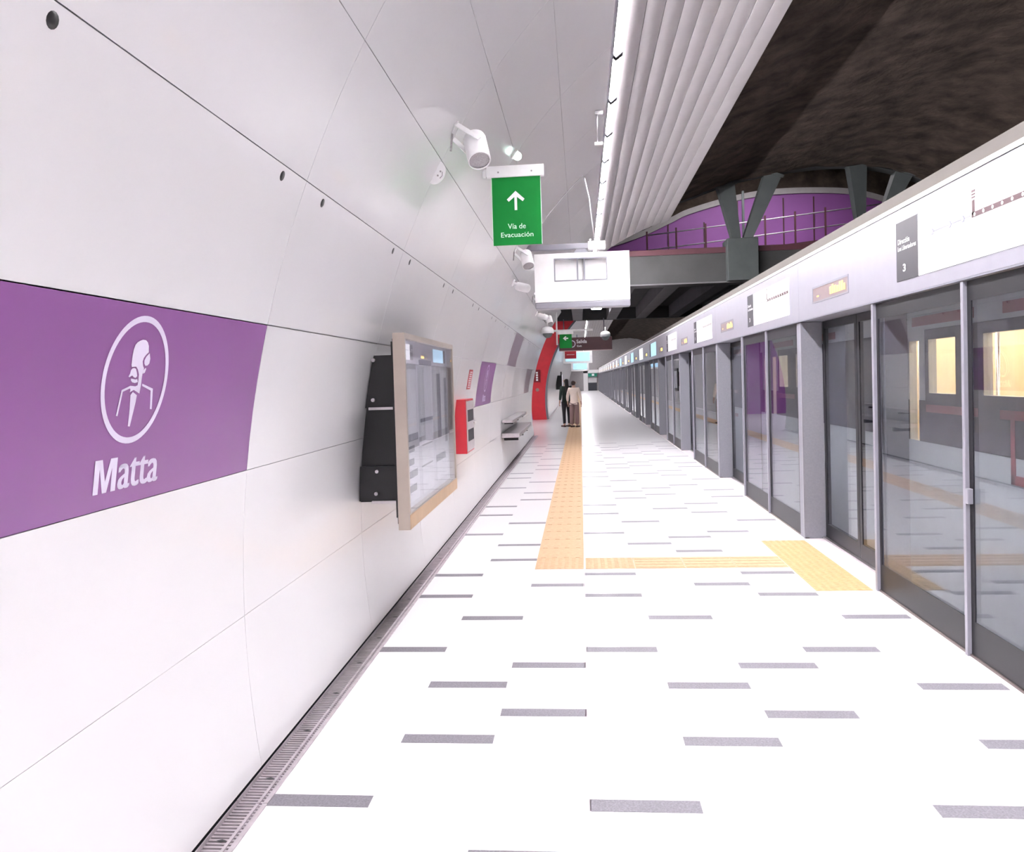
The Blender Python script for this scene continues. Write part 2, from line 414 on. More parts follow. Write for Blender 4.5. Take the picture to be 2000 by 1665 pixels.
# ------------------------------------------------------------------ ceiling: slats, sprayed concrete vault
ceiling = empty('ceiling', (1.4, 0, 4.9), kind='structure', label='slatted grey soffit beside the light line')
NS = 9; r0, r1 = 6.17, 9.40
for i in range(NS):
    a = r0+(r1-r0)*i/NS+.006; b = r0+(r1-r0)*(i+1)/NS-.006; n = 6
    pr = [(a+(b-a)*j/n, .002+.005*math.sin(math.pi*j/n)) for j in range(n+1)]
    mb = MB(); mb.grid([[W(BACK, r_, o_) for r_, o_ in pr], [W(T1, r_, o_) for r_, o_ in pr]])
    mb.grid([[W(T1, r_, o_) for r_, o_ in pr], [W(T1, r_, -.04) for r_, o_ in pr]], False)
    for e in (0, -1): mb.grid([[W(BACK, pr[e][0], pr[e][1]), W(BACK, pr[e][0], -.04)], [W(T1, pr[e][0], pr[e][1]), W(T1, pr[e][0], -.04)]], False)
    part(mb, 'ceiling_slat', SLATM, ceiling)
mb = MB(); rows = [W(BACK, 5.9+3.55*i/20, -.045) for i in range(21)]; mb.grid([rows, [p+Vector((0, T1-BACK, 0)) for p in rows]])
part(mb, 'slat_backing', mat('grey soffit backing', (.22, .2, .2), .8), ceiling)

VP_ = [(-2.6, -.3), (-2.65, 1.0), (-2.4, 2.4), (-1.7, 3.7), (-.6, 4.75), (.7, 5.35), (1.7, 5.58), (2.5, 5.76), (3.2, 5.98), (3.8, 6.16), (5.05, 6.34), (6.1, 6.39), (7.03, 6.29), (7.93, 5.99), (9, 5.4), (10.2, 4.4), (11, 3.2), (11.4, 1.8), (11.5, 0), (11.4, -1.3)]
def smooth(pts, n=6):
    out = []
    for i in range(len(pts)-1):
        p = [Vector(pts[max(0, min(len(pts)-1, j))]) for j in (i-1, i, i+1, i+2)]
        for k in range(n):
            t = k/n; out.append(.5*((2*p[1])+(p[2]-p[0])*t+(2*p[0]-5*p[1]+4*p[2]-p[3])*t*t+(3*p[1]-p[0]-3*p[2]+p[3])*t**3))
    out.append(Vector(pts[-1])); return out
VS = smooth(VP_, 4)
def vault(name, y0, y1, step, lab):
    root = empty(name, (5.5, y0, 0), kind='structure', label=lab)
    ny = max(2, int((y1-y0)/step)); rows = []
    for j in range(ny+1):
        y = y0+(y1-y0)*j/ny
        rows.append([Vector((p.x+random.uniform(-.02, .02), y, p.y+random.uniform(-.03, .03))) for p in VS])
    mb = MB(); mb.grid(rows); part(mb, 'vault_shell', ROCK, root)
    return root
va = vault('ceiling_vault', BACK, T1, .8, 'dark sprayed concrete tunnel vault over the tracks')
mb = MB(); k0 = 20
mb.grid([[Vector((p.x, T1, p.y)) for p in VS[k0:]], [Vector((p.x, T1+.35, p.y)) for p in VS[k0:]]])
mb.grid([[Vector((p.x, T1+.35, p.y)) for p in VS[k0:]], [Vector((p.x+(p.x-5.6)*.02, T1+.35, p.y+.28)) for p in VS[k0:]]], False)
mb.grid([[Vector((p.x, T1, p.y-.005)) for p in VS[k0:]], [Vector((p.x, T1, p.y+.0)) for p in VS[k0:]]], False)
part(mb, 'arch_rim', CONC, va)
vault('ceiling_vault', T2, T3, 2.0, 'dark vault of the far tunnel')
# second tunnel: lining and soffit
wall2 = empty('wall_left', (-1.4, T2, 0), kind='structure', label='white curved wall of the far tunnel')
mb = MB(); rows = [W(T2, -2.1+8.05*i/30) for i in range(31)]; mb.grid([rows, [p+Vector((0, T3-T2, 0)) for p in rows]]); part(mb, 'lining', WHITE, wall2)
c2 = empty('ceiling', (1.4, T2, 4.9), kind='structure', label='grey soffit of the far tunnel')
mb = MB()
for i in range(NS):
    a = r0+(r1-r0)*i/NS+.006; b = r0+(r1-r0)*(i+1)/NS-.006; n = 4
    pr = [(a+(b-a)*j/n, .002+.005*math.sin(math.pi*j/n)) for j in range(n+1)]
    mb.grid([[W(T2, r_, o_) for r_, o_ in pr], [W(T3, r_, o_) for r_, o_ in pr]])
tag(part(mb, 'ceiling_slats', SLATM, c2), kind='stuff')

# light lines
def light_line(y0, y1, lab, lampm):
    root = empty('light_line', W(y0, 6.06, .03), lab, 'light')
    tm = MB(); a = [W(0, 6.015, .012), W(0, 6.110, .012), W(0, 6.110, -.02), W(0, 6.015, -.02)]; b = [p+Vector((0, 1.06, 0)) for p in a]
    tm.add(a+b, [(0, 1, 2, 3), (7, 6, 5, 4), (1, 0, 4, 5), (2, 1, 5, 6), (3, 2, 6, 7), (0, 3, 7, 4)]); tme = tm.mesh('light_tube'); tme.materials.append(lampm)
    hm = MB(); a = [W(0, 5.965, .02), W(0, 5.995, .02), W(0, 5.995, -.03), W(0, 5.965, -.03)]; b = [p+Vector((0, y1-y0, 0)) for p in a]
    hm.add(a+b, [(0, 1, 2, 3), (7, 6, 5, 4), (1, 0, 4, 5), (2, 1, 5, 6), (3, 2, 6, 7), (0, 3, 7, 4)])
    cm = MB(); a = [W(0, 5.998, .05), W(0, 6.127, .05), W(0, 6.127, -.02), W(0, 5.998, -.02)]; b = [p+Vector((0, .085, 0)) for p in a]
    cm.add(a+b, [(0, 1, 2, 3), (7, 6, 5, 4), (1, 0, 4, 5), (2, 1, 5, 6), (3, 2, 6, 7), (0, 3, 7, 4)]); cap_me = cm.mesh('end_cap'); cap_me.materials.append(mat('black end cap', (.012, .012, .014), .8, spec=.1))
    h = hm.build('side_rail', GREYL); h.location.y = y0; at(h, root)
    y = y0+.04
    while y+1.1 < y1:
        o = new('light_tube', tme, None); o.location = (0, y, 0); at(o, root)
        cp = new('end_cap', cap_me, None); cp.location = (0, y+1.06, 0); at(cp, root); y += 1.145
light_line(7.226-1.145*14-.018, T1, 'long white light line of lit tubes between white panels and grey slats', LAMP)
light_line(T2+.3, T3, 'distant white light line in the far tunnel beyond the bridge', LAMPF)

# ------------------------------------------------------------------ platform screen: fixed bays, sliding doors, header
PIT, BAY0, OPEN = 4.845, 6.16, 1.95
ORD = ['nearest', 'second nearest', 'third nearest', 'fourth nearest', 'fifth nearest', 'sixth nearest', 'seventh nearest', 'eighth nearest', 'ninth nearest', 'tenth nearest']
def pane(root, x, y0, y1, z0, z1, name='glass_pane', top=.11, bot=.19, side=.05):
    mb = MB(); mb.box(x, x+.012, y0, y1, z0, z1); g = part(mb, name, GLASS, root)
    mb = MB(); xb = x-.0035
    holes(mb, xb, xb+.003, y0, y1, z0, z1, [(y0+side, y1-side, z0+bot, z1-top)])
    b = mb.build('glass_border', DKGLASS, g)
    return g
def fixed_bay(yf, label, grp, cut=None):
    """glass bay ending at the near door jamb yf+2.9; yf is where the far side of the doorway stands"""
    ya, yb = yf, yf+PIT-OPEN
    if cut: ya = cut
    ym = yf+1.495
    root = empty('glass_screen', (PSD, ya, 0), label, 'glass screen', grp)
    if not cut:
        mb = MB(); mb.box(PSD-.012, PSD+.185, ya, ya+.16, 0, 2.09); part(mb, 'end_post', GREYP, root, .004)
        mb = MB(); mb.box(PSD-.018, PSD-.012, ya, ya+.022, 0, 2.09); part(mb, 'post_trim', GREYL, root)
    for a, b in ((ya+(.16 if not cut else 0), ym), (ym, yb)):
        pane(root, PSD+.004, a+.012, b-.012, .015, 2.09)
    for yy, w_ in ((ym, .032), (yb, .04)):
        mb = MB(); mb.box(PSD-.022, PSD+.03, yy-w_/2, yy+w_/2, 0, 2.09); mu = part(mb, 'mullion', GREYL, root, .003)
    mb = MB(); mb.box(PSD+.03, PSD+.185, yb-.10, yb-.03, 0, 2.09); part(mb, 'door_jamb', GREYP, root)
    mb = MB(); mb.box(PSD-.008, PSD+.03, ya, yb, 0, .014); part(mb, 'bottom_rail', mat('dark bronze rail', (.16, .13, .12), .4, .5), root)
    return root
def sliding_door(ya, label, grp):
    root = empty('platform_door', (PSD+.18, ya, 0), label, 'sliding door', grp)
    for a, b in ((ya+.01, ya+OPEN/2-.004), (ya+OPEN/2+.004, ya+OPEN-.01)):
        lf = empty('door_leaf', (PSD+.185, a, 0)); at(lf, root)
        fr = MB(); holes(fr, PSD+.185, PSD+.222, a, b, .02, 2.09, [(a+.055, b-.055, .15, 2.02)])
        o = fr.build('leaf_frame', DKGLASS); o.parent = lf; o.matrix_parent_inverse = Matrix.Translation(-Vector((PSD+.185, a, 0)))
        g = MB(); g.box(PSD+.19, PSD+.202, a+.055, b-.055, .15, 2.02)
        o = g.build('leaf_glass', GLASS); o.parent = lf; o.matrix_parent_inverse = Matrix.Translation(-Vector((PSD+.185, a, 0)))
    mb = MB(); mb.box(PSD+.155, PSD+.26, ya, ya+OPEN, 0, .018); part(mb, 'door_sill', STEEL, root)
    return root
fnH = lambda u, v: Vector((PSD-.0345, u, v))
fnHr = lambda u, v: Vector((PSD-.0345, -u, v))     # reading direction on the right hand wall runs towards the camera
first_map = None
def header(ys, label, grp, detail, screen):
    """one header length PIT from ys: the map sits over the bay, the display over the doorway beyond"""
    root = empty('screen_header', (PSD, ys, 2.1), label, 'header', grp)
    mb = MB(); mb.box(PSD-.03, PSD+.42, ys+.002, ys+PIT-.002, 2.105, 2.655); part(mb, 'fascia', GREYL, root)
    mb = MB(); mb.box(PSD-.025, PSD+.42, ys, ys+PIT, 2.655, 2.662); part(mb, 'groove', CHAR, root)
    mb = MB(); mb.box(PSD-.032, PSD+.42, ys, ys+PIT, 2.662, 2.69); part(mb, 'top_lip', WPLAS, root)
    mb = MB(); mb.box(PSD-.028, PSD+.2, ys, ys+PIT, 2.095, 2.105); part(mb, 'bottom_lip', GREYP, root)
    # map box: black destination panel at the far end, white route map towards the camera
    mb = MB(); m0, m1, m2 = ys+.345, ys+2.035, ys+2.385
    mb.box(PSD-.034, PSD-.03, m0, m1, 2.19, 2.568); mp = part(mb, 'route_map', CYAN if screen else MAPW, root)
    mb = MB(); mb.box(PSD-.034, PSD-.03, m1, m2, 2.19, 2.572); bp = part(mb, 'destination_panel', CHAR, root)
    l0 = ys+3.39
    mb = MB(); holes(mb, PSD-.0335, PSD-.03, l0-.02, l0+.98, 2.225, 2.37, [(l0, l0+.96, 2.24, 2.355)]); part(mb, 'display_rim', GREYP, root)
    mb = MB(); mb.box(PSD-.031, PSD-.0295, l0, l0+.96, 2.24, 2.355); dp = part(mb, 'message_display', LEDB, root)
    mb = MB(); random.seed(3)
    y = l0+.06
    for wd in (.04, .05, .03, .06, .05, .04, .05):
        mb.box(PSD-.033, PSD-.031, y, y+wd, 2.262, 2.262+random.choice((.05, .06, .075))); y += wd+.014
    mb.box(PSD-.033, PSD-.031, l0+.78, l0+.84, 2.272, 2.284)
    o = tag(mb.build('lit_characters', AMBER, dp), kind='stuff')
    if detail and not screen:
        def sub(o, p): o.parent = p; return o
        F = lambda u, v: Vector((PSD-.0352, m2-u, v))
        sub(lettering('panel_text', 'Dirección', F, .03, .22, 2.428, 2.462, PRINTW, None, .01), bp)
        sub(lettering('panel_text', 'Los Libertadores', F, .03, .32, 2.385, 2.415, PRINTW, None, .01), bp)
        sub(lettering('panel_text', '3', F, .11, .155, 2.245, 2.295, PRINTW, None, .03), bp)
        G = lambda u, v: Vector((PSD-.0352, m1-u, v))
        zc = 2.424
        def strip(nm, m, rects):
            mb = MB()
            for a, b, c, d in rects: mb.box(PSD-.0356, PSD-.034, m1-b, m1-a, c, d)
            parts(mb, nm, m, mp, 0., False)
        strip('route_line', MAPBR, [(.70, 1.66, zc-.014, zc+.014), (.705, .735, zc, 2.502), (.700, .740, 2.512, 2.52), (.700, .740, 2.528, 2.536), (.700, .740, 2.543, 2.556)])
        strip('route_line', MAPGR, [(.18, .69, zc-.003, zc+.003)])
        mb = MB()
        for u in [.21, .44, .60]:
            mb.cyl((PSD-.034, m1-u, zc), (PSD-.0366, m1-u, zc), .019, n=12)
        parts(mb, 'station_ring', MAPGR, mp, 0., False)
        mb = MB()
        for u in [.21, .44, .60]: mb.cyl((PSD-.034, m1-u, zc), (PSD-.0370, m1-u, zc), .012, n=12)
        for k in range(10): u = .735+.095*k; mb.cyl((PSD-.034, m1-u, zc), (PSD-.0370, m1-u, zc), .010, n=10)
        parts(mb, 'station_dot', PRINTW, mp, 0., False)
        strip('station_marks', mat('faint map print', (.5, .47, .5), .5), [(u-.004, u+.004, 2.466+.0, 2.466+.022) for u in (.21, .44, .60, .83, .92, 1.02)])
    return root
ORD += [q+' nearest' for q in ('eleventh', 'twelfth', 'thirteenth', 'fourteenth', 'fifteenth', 'sixteenth', 'seventeenth', 'eighteenth', 'nineteenth', 'twentieth', 'twenty-first', 'twenty-second')]
for n in range(-1, 20):
    ys = BAY0+PIT*n            # doorway begins here
    if ys+PIT > T3-1: break
    gd, gb, gh = 'sliding doors of the platform screen', 'fixed glass bays of the platform screen', 'header lengths of the platform screen'
    if n < 0: ld, lh = 'recessed glass sliding door pair right beside the camera', 'grey header length right beside the camera'
    else: ld, lh = 'recessed glass sliding doors, %s pair in view' % ORD[n], 'grey header with route map and message display, %s length in view' % ORD[n]
    sliding_door(ys, ld, gd)
    fixed_bay(ys+OPEN, 'fixed glass bay with dark borders and grey end post, %s in view' % ORD[n+1], gb)
    header(ys-2.895, lh, gh, n <= 4, n in (4, 6, 8))
mb = MB(); mb.box(PSD+.0, PSD+.36, BACK, T3, 2.69, 2.78)
tag(mb.build('cable_duct', mat('taupe duct', (.065, .055, .048), .7)), 'long taupe cable duct lying on top of the grey header', 'duct')
lock = empty('screen_latch', (PSD-.03, 4.73, .9), 'small pale latch plate on the nearest bay mullion', 'latch')
mb = MB(); mb.box(PSD-.03, PSD-.0, 4.70, 4.735, .86, .945); part(mb, 'latch_plate', GREYL, lock, .004)

# ------------------------------------------------------------------ tracks and opposite side
mb = MB(); mb.box(2.36, 11.6, BACK, T3, -1.4, -1.1); tag(mb.build('floor_trackbed', CONC), kind='structure', label='dark track bed beyond the glass screen')
mb = MB(); mb.box(2.30, 2.36, BACK, T3, -1.2, -.0); tag(mb.build('trim_platform_edge', CONC), kind='structure', label='concrete edge of the platform')
# train standing at the near track
TX_ = 2.72
train = empty('train_car', (TX_+1.3, 6, -1.1), 'white metro train with red stripes and lit windows behind the glass screen', 'train')
ty0, ty1 = -3.5, 16.2
hs = []; doors = []
for n in range(-2, 3):
    o_ = PIT*n
    hs += [(6.23+o_, 6.70+o_, 1.42, 1.84), (5.30+o_, 5.82+o_, 1.42, 1.84)]
    hs += [(6.88+o_, 7.08+o_, 1.03, 1.84), (7.42+o_, 7.62+o_, 1.03, 1.84)]
hs = [h for h in hs if h[0] > ty0+.1 and h[1] < ty1-.1]
mb = MB(); holes(mb, TX_, TX_+.06, ty0, ty1, -.75, 2.35, hs); part(mb, 'car_side', TRAINW, train)
mb = MB(); holes(mb, TX_-.004, TX_, ty0, ty1, 1.36, 1.92, hs+[(h[0]-.12, h[1]+.12, 1.36, 1.92) for h in hs if h[2] < 1.1]); part(mb, 'window_band', TRAIND, train)
mb = MB()
for n in range(-2, 3):
    o_ = PIT*n
    for a, b, c, d in ((5.95, 7.0, 1.955, 2.03), (4.2, 5.55, 1.955, 2.03), (5.9, 6.75, 1.27, 1.33), (4.9, 5.6, 1.27, 1.33), (5.42, 5.47, .86, 1.33), (4.9, 5.47, .86, .92)):
        if a+o_ > ty0 and b+o_ < ty1: mb.box(TX_-.006, TX_-.0, a+o_, b+o_, c, d)
parts(mb, 'red_stripe', TRAINR, train)
for h in hs:
    mb = MB(); mb.box(TX_+.02, TX_+.03, *h); part(mb, 'window_pane', GLASSC, train)
mb = MB(); mb.box(TX_, TX_+2.6, ty0, ty1, -.75, -.68+.4); mb.box(TX_+2.5, TX_+2.6, ty0, ty1, -.4, 2.3); parts(mb, 'interior_shell', CREAM, train)
mb = MB(); mb.box(TX_, TX_+2.6, ty0, ty1, 2.25, 2.4); mb.box(TX_, TX_+2.6, ty0, ty0+.06, -.7, 2.3); mb.box(TX_, TX_+2.6, ty1-.06, ty1, -.7, 2.3); parts(mb, 'roof', TRAINW, train)
for xx in (.5, 1.9):
    mb = MB(); mb.box(TX_+xx, TX_+xx+.12, ty0+.3, ty1-.3, 2.16, 2.19); part(mb, 'ceiling_lamp', TLAMP, train)
for yy in [ty0+1.2+1.615*i for i in range(12)]:
    mb = MB(); mb.cyl((TX_+.85, yy, -.3), (TX_+.85, yy, 2.2), .018, n=10); part(mb, 'grab_pole', STEEL, train)
    mb = MB(); mb.box(TX_+.10, TX_+.5, yy+.2, yy+.9, .1, .2); mb.box(TX_+.07, TX_+.14, yy+.2, yy+.9, .2, .75); part(mb, 'seat', mat('pale seat shell', (.6, .5, .4), .5), train, .02)

# ------------------------------------------------------------------ cavern with the bridge between the tunnels
mb = MB(); mb.box(-9.2, -9, WALL1, T2, -.3, 9.8); mb.box(13.2, 13.4, T1, T2, -1.4, 9.8); mb.box(-9.2, 13.4, T1, T2+.2, 9.6, 9.8)
mb.box(-9.2, -1.9, WALL1-.3, WALL1, 3.6, 9.8)
tag(mb.build('wall_cavern', ROCK), kind='structure', label='dark cavern shell around the bridge')
mb = MB(); mb.box(-9, -1.85, WALL1-.25, WALL1-.02, -.3, 4.0); tag(mb.build('wall_lobby', WHITE), kind='structure', label='white lobby wall behind the panelled wall')
mb = MB(); mb.box(-9, -8.8, WALL1, T2, 0, 4.2); tag(mb.build('wall_lobby_side', WHITE), kind='structure', label='white side wall of the lobby')
# violet end wall, arched top
cav = empty('wall_back', (5, T2, 4), kind='structure', label='violet end wall with arched pale rim above the bridge')
arcp = smooth([(-9, 5.2), (-4, 6.0), (0, 6.5), (2.3, 7.05), (3.7, 7.62), (4.4, 7.92), (5.9, 8.30), (7.4, 8.52), (9.2, 8.52), (10.8, 8.36), (12.2, 7.9), (13.2, 7.4)], 5)
mb = MB(); n = len(arcp)
mb.grid([[Vector((p.x, T2, 4.5)) for p in arcp], [Vector((p.x, T2, p.y)) for p in arcp]], False); part(mb, 'violet_panel', CAVP, cav)
mb = MB(); top = [Vector((p.x, T2-.08, p.y)) for p in arcp]; hi = [Vector((p.x, T2-.08, p.y+.22)) for p in arcp]
mb.grid([top, hi], False); mb.grid([[p+Vector((0, .08, 0)) for p in top], top], False); part(mb, 'pale_rim', mat('pale plaster rim', (.50, .47, .47), .8), cav)
mb = MB(); mb.grid([[p+Vector((0, .02, 0)) for p in hi], [Vector((p.x, T2-.06, 9.7)) for p in hi]], False); part(mb, 'rock_above', ROCK, cav)
mb = MB(); mb.box(-9, -1.95, T2-.05, T2+.1, 0, 3.9); part(mb, 'violet_panel', CAVP, cav)
for xx in (3.6, 5.0, 6.3, 8.05, 9.2, 10.9):
    mb = MB(); mb.box(xx-.025, xx+.025, T2-.02, T2, 4.5, 8.4 if 6 < xx < 11 else 7.6); part(mb, 'panel_joint', MAROON, cav)
# bridge
br = empty('bridge', (3, 21, 3.9), kind='structure', label='grey concrete bridge with ribs spanning the cavern')
def bx(nm, m, *a): mb = MB(); mb.box(*a); return part(mb, nm, m, br, .01)
bx('deck', CONC, -9, 13, 20.5, T2, 4.35, 4.55)
bx('edge_beam', CONC, .2, 13, 20.4, 20.9, 3.87, 4.56)
bx('edge_ledge', CONCL, .2, 13, 20.36, 20.95, 3.83, 3.87)
bx('edge_trim', MAROON, .2, 13, 20.38, 20.5, 4.56, 4.70)
bx('far_beam', CONC, -9, 13, 32.6, 32.95, 3.9, 4.35)
for x in (-3.9, -2.6, -1.3, -.05, 1.27, 2.42, 3.7, 5.0, 6.3): bx('rib', CONCL, x-.19, x+.19, 20.95, 32.6, 3.9, 4.35)
for x, s in ((3.95, 0), (7.1, 1)):
    bx('strut_block', STEELG, x-.36, x+.36, 20.1, 20.8, 3.85, 4.86 if not s else 5.3)
def strut(p, q):
    mb = MB(); mb.bar(p, q, .20, .26, (0, 1, 0), .40, .34); mb.bar(Vector(q)-(Vector(q)-Vector(p))*.04, q, .46, .5, (0, 1, 0)); return part(mb, 'strut', STEELG, br)
strut((3.82, 20.3, 4.84), (3.53, 20.0, 6.12)); strut((4.08, 20.3, 4.84), (4.66, 20.0, 6.34))
strut((6.72, 20.3, 5.2), (6.55, 20.0, 6.42)); strut((7.25, 20.3, 5.2), (7.62, 20.0, 6.22))
rail = empty('bridge_railing', (3.4, 31, 6.5), 'grey stair railing with two pale handrails before the violet wall', 'railing')
ra, rb = Vector((2.6, 31, 6.84)), Vector((11.2, 31, 7.62))
for dz in (0, -.55):
    mb = MB(); mb.cyl(ra+Vector((0, 0, dz)), rb+Vector((0, 0, dz)), .022, n=8); part(mb, 'handrail', mat('pale handrail', (.75, .72, .76), .3, .3), rail)
for i in range(9):
    p = ra+(rb-ra)*(i/8); mb = MB(); mb.box(p.x-.03, p.x+.03, 30.97, 31.03, p.z-1.2, p.z+.15); part(mb, 'post', MAROON, rail)
mb = MB(); mb.bar(ra+Vector((0, 0, -1.15)), rb+Vector((0, 0, -1.15)), .2, .28); part(mb, 'stringer', MAROON, rail)
mb = MB(); mb.bar((6.2, 31.4, 4.6), (6.2, 31.4, 8.4), .08); part(mb, 'post', STEELG, rail)
# unseen lamps added to brighten the violet wall and the lobby side
for (x, y, z, e, lab) in ((6.5, 29.6, 9.4, 27, 'unseen white fill lamp added above the violet wall'), (-5, 28, 4.28, 20, 'unseen white fill lamp added in the side lobby')):
    l = empty('ceiling_lamp', (x, y, z), lab, 'lamp')
    mb = MB(); mb.box(x-2.2, x+2.2, y-.14, y+.14, z-.02, z+.06); part(mb, 'housing', WPLAS, l)
    mb = MB(); mb.box(x-2.1, x+2.1, y-.1, y+.1, z-.035, z-.021); part(mb, 'diffuser', mat('lamp diffuser %d' % e, (1, 1, 1), .4, emit=e, ecol=LEDC), l)
for (x, y, lab) in ((.62, 24.6, 'square fill lamp added under the bridge, hidden behind the monitor housing'), (.62, 28.9, 'small square lamp glowing under the bridge above the brown sign'), (-2.0, 27.5, 'unseen square fill lamp added under the bridge near the lobby')):  # first and last are added to brighten the crossing; the middle lamp is real
    l = empty('bridge_lamp', (x, y, 4.0), lab, 'lamp', 'square lamps under the bridge')
    mb = MB(); mb.box(x-.20, x+.20, y-.20, y+.20, 4.03, 4.10); part(mb, 'housing', WPLAS, l, .008)
    mb = MB(); mb.box(x-.16, x+.16, y-.16, y+.16, 4.01, 4.03); part(mb, 'diffuser', mat('bridge lamp diffuser', (1, 1, 1), .4, emit=36, ecol=LEDC), l)
    mb = MB(); mb.cyl((x, y, 4.10), (x, y, 4.35), .02, n=8); part(mb, 'stem', GREYL, l)
# red portal ring
ring = empty('trim_portal', (-1.7, T2-.25, 0), kind='structure', label='red curved portal frame at the mouth of the far tunnel')
rows = [-2.1+7.4*i/34 for i in range(35)]
def ringpt(r_, off, y):
    p = W(y, r_, off); p.z = max(p.z, 0); p.z = min(p.z, 3.9); return p
mb = MB(); inn = [ringpt(r_, 0, T2-.3) for r_ in rows]; out = [ringpt(r_, -.57, T2-.3) for r_ in rows]
out[0].z = inn[0].z = 0
mb.grid([inn, out]); mb.grid([[p+Vector((0, .35, 0)) for p in out], out]); part(mb, 'red_face', mat('red portal paint', (.70, .025, .04), .4), ring)
mb = MB(); mb.grid([[W(T2-.31, r_, .06) for r_ in rows], [W(T2-.31, r_, -.01) for r_ in rows]]); mb.grid([[W(T2+.2, r_, .06) for r_ in rows], [W(T2-.31, r_, .06) for r_ in rows]]); part(mb, 'grey_reveal', GREYP, ring)
bxo = empty('hose_cabinet', (-1.72, T2-.33, 1.75), 'dark red cabinet with white print on the red portal frame', 'cabinet')
mb = MB(); mb.box(-1.86, -1.60, T2-.36, T2-.3, 1.5, 2.0); part(mb, 'cabinet_door', REDD, bxo, .01)
mb = MB()
for i in range(4): mb.box(-1.77, -1.69, T2-.364, T2-.36, 1.56+i*.095, 1.63+i*.095)
parts(mb, 'white_print', PRINTW, bxo)
mb = MB(); mb.cyl((-1.73, T2-.3, 1.2), (-1.73, T2-.34, 1.2), .07, n=12); part(mb, 'call_button', mat('grey button', (.35, .2, .18), .5), bxo)

# end wall of the platform
mb = MB(); mb.box(-3, 11.5, T3, T3+.3, -1.4, 6.6); tag(mb.build('wall_end', mat('grey end wall', (.35, .33, .34), .7)), kind='structure', label='grey wall closing the far end of the platform')
dr = empty('door_1', (1.5, T3, 0), kind='structure', label='dark service door in the far end wall')
mb = MB(); mb.box(.95, 2.0, T3-.06, T3, 0, 1.0); part(mb, 'door_panel', mat('slate door', (.06, .065, .08), .4), dr)
mb = MB(); mb.box(.95, 2.0, T3-.06, T3, 1.0, 1.75); part(mb, 'door_window', WHITE, dr)
mb = MB(); mb.box(.35, .9, T3-.5, T3, 0, 2.6); mb.box(.35, 3, T3-.5, T3, 2.2, 2.6); part(mb, 'door_surround', WHITE, dr)
es = empty('exit_sign', (1.5, T3-.6, 1.8), 'small green exit sign above the far service door', 'sign')
mb = MB(); mb.box(.95, 2.05, T3-.62, T3-.55, 1.75, 2.15); part(mb, 'sign_face', mat('teal sign face', (.01, .25, .17), .5), es)
mb = MB(); mb.box(1.4, 1.7, T3-.63, T3-.62, 1.85, 2.1); part(mb, 'sign_symbol', PRINTW, es)
# wall behind the camera
mb = MB(); mb.box(-2, 2.4, BACK-.2, BACK, 0, 5.5); mb.box(2.4, 11.5, BACK-.2, BACK, -1.4, 6.5)
tag(mb.build('wall_rear', mat('pale rear wall', (.6, .58, .6), .7)), kind='structure', label='pale wall closing the platform behind the camera')

# ------------------------------------------------------------------ information case on the wall
PY0, PY1, PX, PZ0, PZ1 = 4.72, 6.55, -1.02, .755, 1.917
case = empty('information_case', (-1.06, 4.72, .755), 'large framed information case standing off the wall on black brackets', 'display case')
mb = MB(); holes(mb, PX-.07, PX, PY0, PY1, PZ0, PZ1, [(PY0+.03, PY1-.03, PZ0+.09, PZ1-.035)]); part(mb, 'case_frame', BEIGE, case)
mb = MB(); mb.box(PX-.0, PX+.002, PY0+.004, PY1-.004, PZ0+.003, PZ0+.088); part(mb, 'lower_rail', BROWNW, case)
mb = MB(); mb.box(PX-.075, PX-.05, PY0+.02, PY1-.02, PZ0+.05, PZ1-.02); bd = part(mb, 'poster_board', PAPER, case)
mb = MB(); mb.box(PX-.012, PX-.006, PY0+.03, PY1-.03, PZ0+.09, PZ1-.035); part(mb, 'case_glass', GLASSC, case)
xs = PX-.049
def sheet(nm, m, a, b, c, d, e=.0):
    mb = MB(); mb.box(xs-.001, xs+.0015+e, PY0+a, PY0+b, PZ0+c, PZ0+d); o = mb.build(nm, m); o.parent = bd
sheet('poster', PAPERW, .06, .56, .12, .95); sheet('poster', PAPERW, .66, 1.10, .62, 1.0); sheet('poster', PAPERW, 1.2, 1.74, .14, .98)
sheet('poster', PAPERW, .66, 1.10, .12, .58)
for a, b, c, d in ((.07, .55, .50, .545), (.07, .42, .43, .47), (.07, .40, .35, .39), (.07, .50, .27, .315), (.07, .46, .18, .225), (.66, 1.10, .985, 1.02), (.66, 1.10, .60, .625), (.68, 1.05, .44, .45), (1.3, 1.45, .45, .93), (1.62, 1.72, .4, .9), (1.2, 1.6, .28, .33), (.66, 1.05, .3, .31)):
    sheet('poster_print', PAPERG, a, b, c, d, .001)
mb = MB(); mb.box(-1.115, -1.09, PY0+.06, PY1-.06, .82, 1.87); part(mb, 'back_plate', BLACK, case)
mb = MB(); mb.box(-1.098, -1.09, PY0+.02, PY0+.06, .79, 1.885); part(mb, 'back_edge', BLACK, case)
mb = MB(); mb.box(-1.16, -1.115, 5.06, 6.2, .87, 1.80); part(mb, 'bracket_spine', BLACK, case)
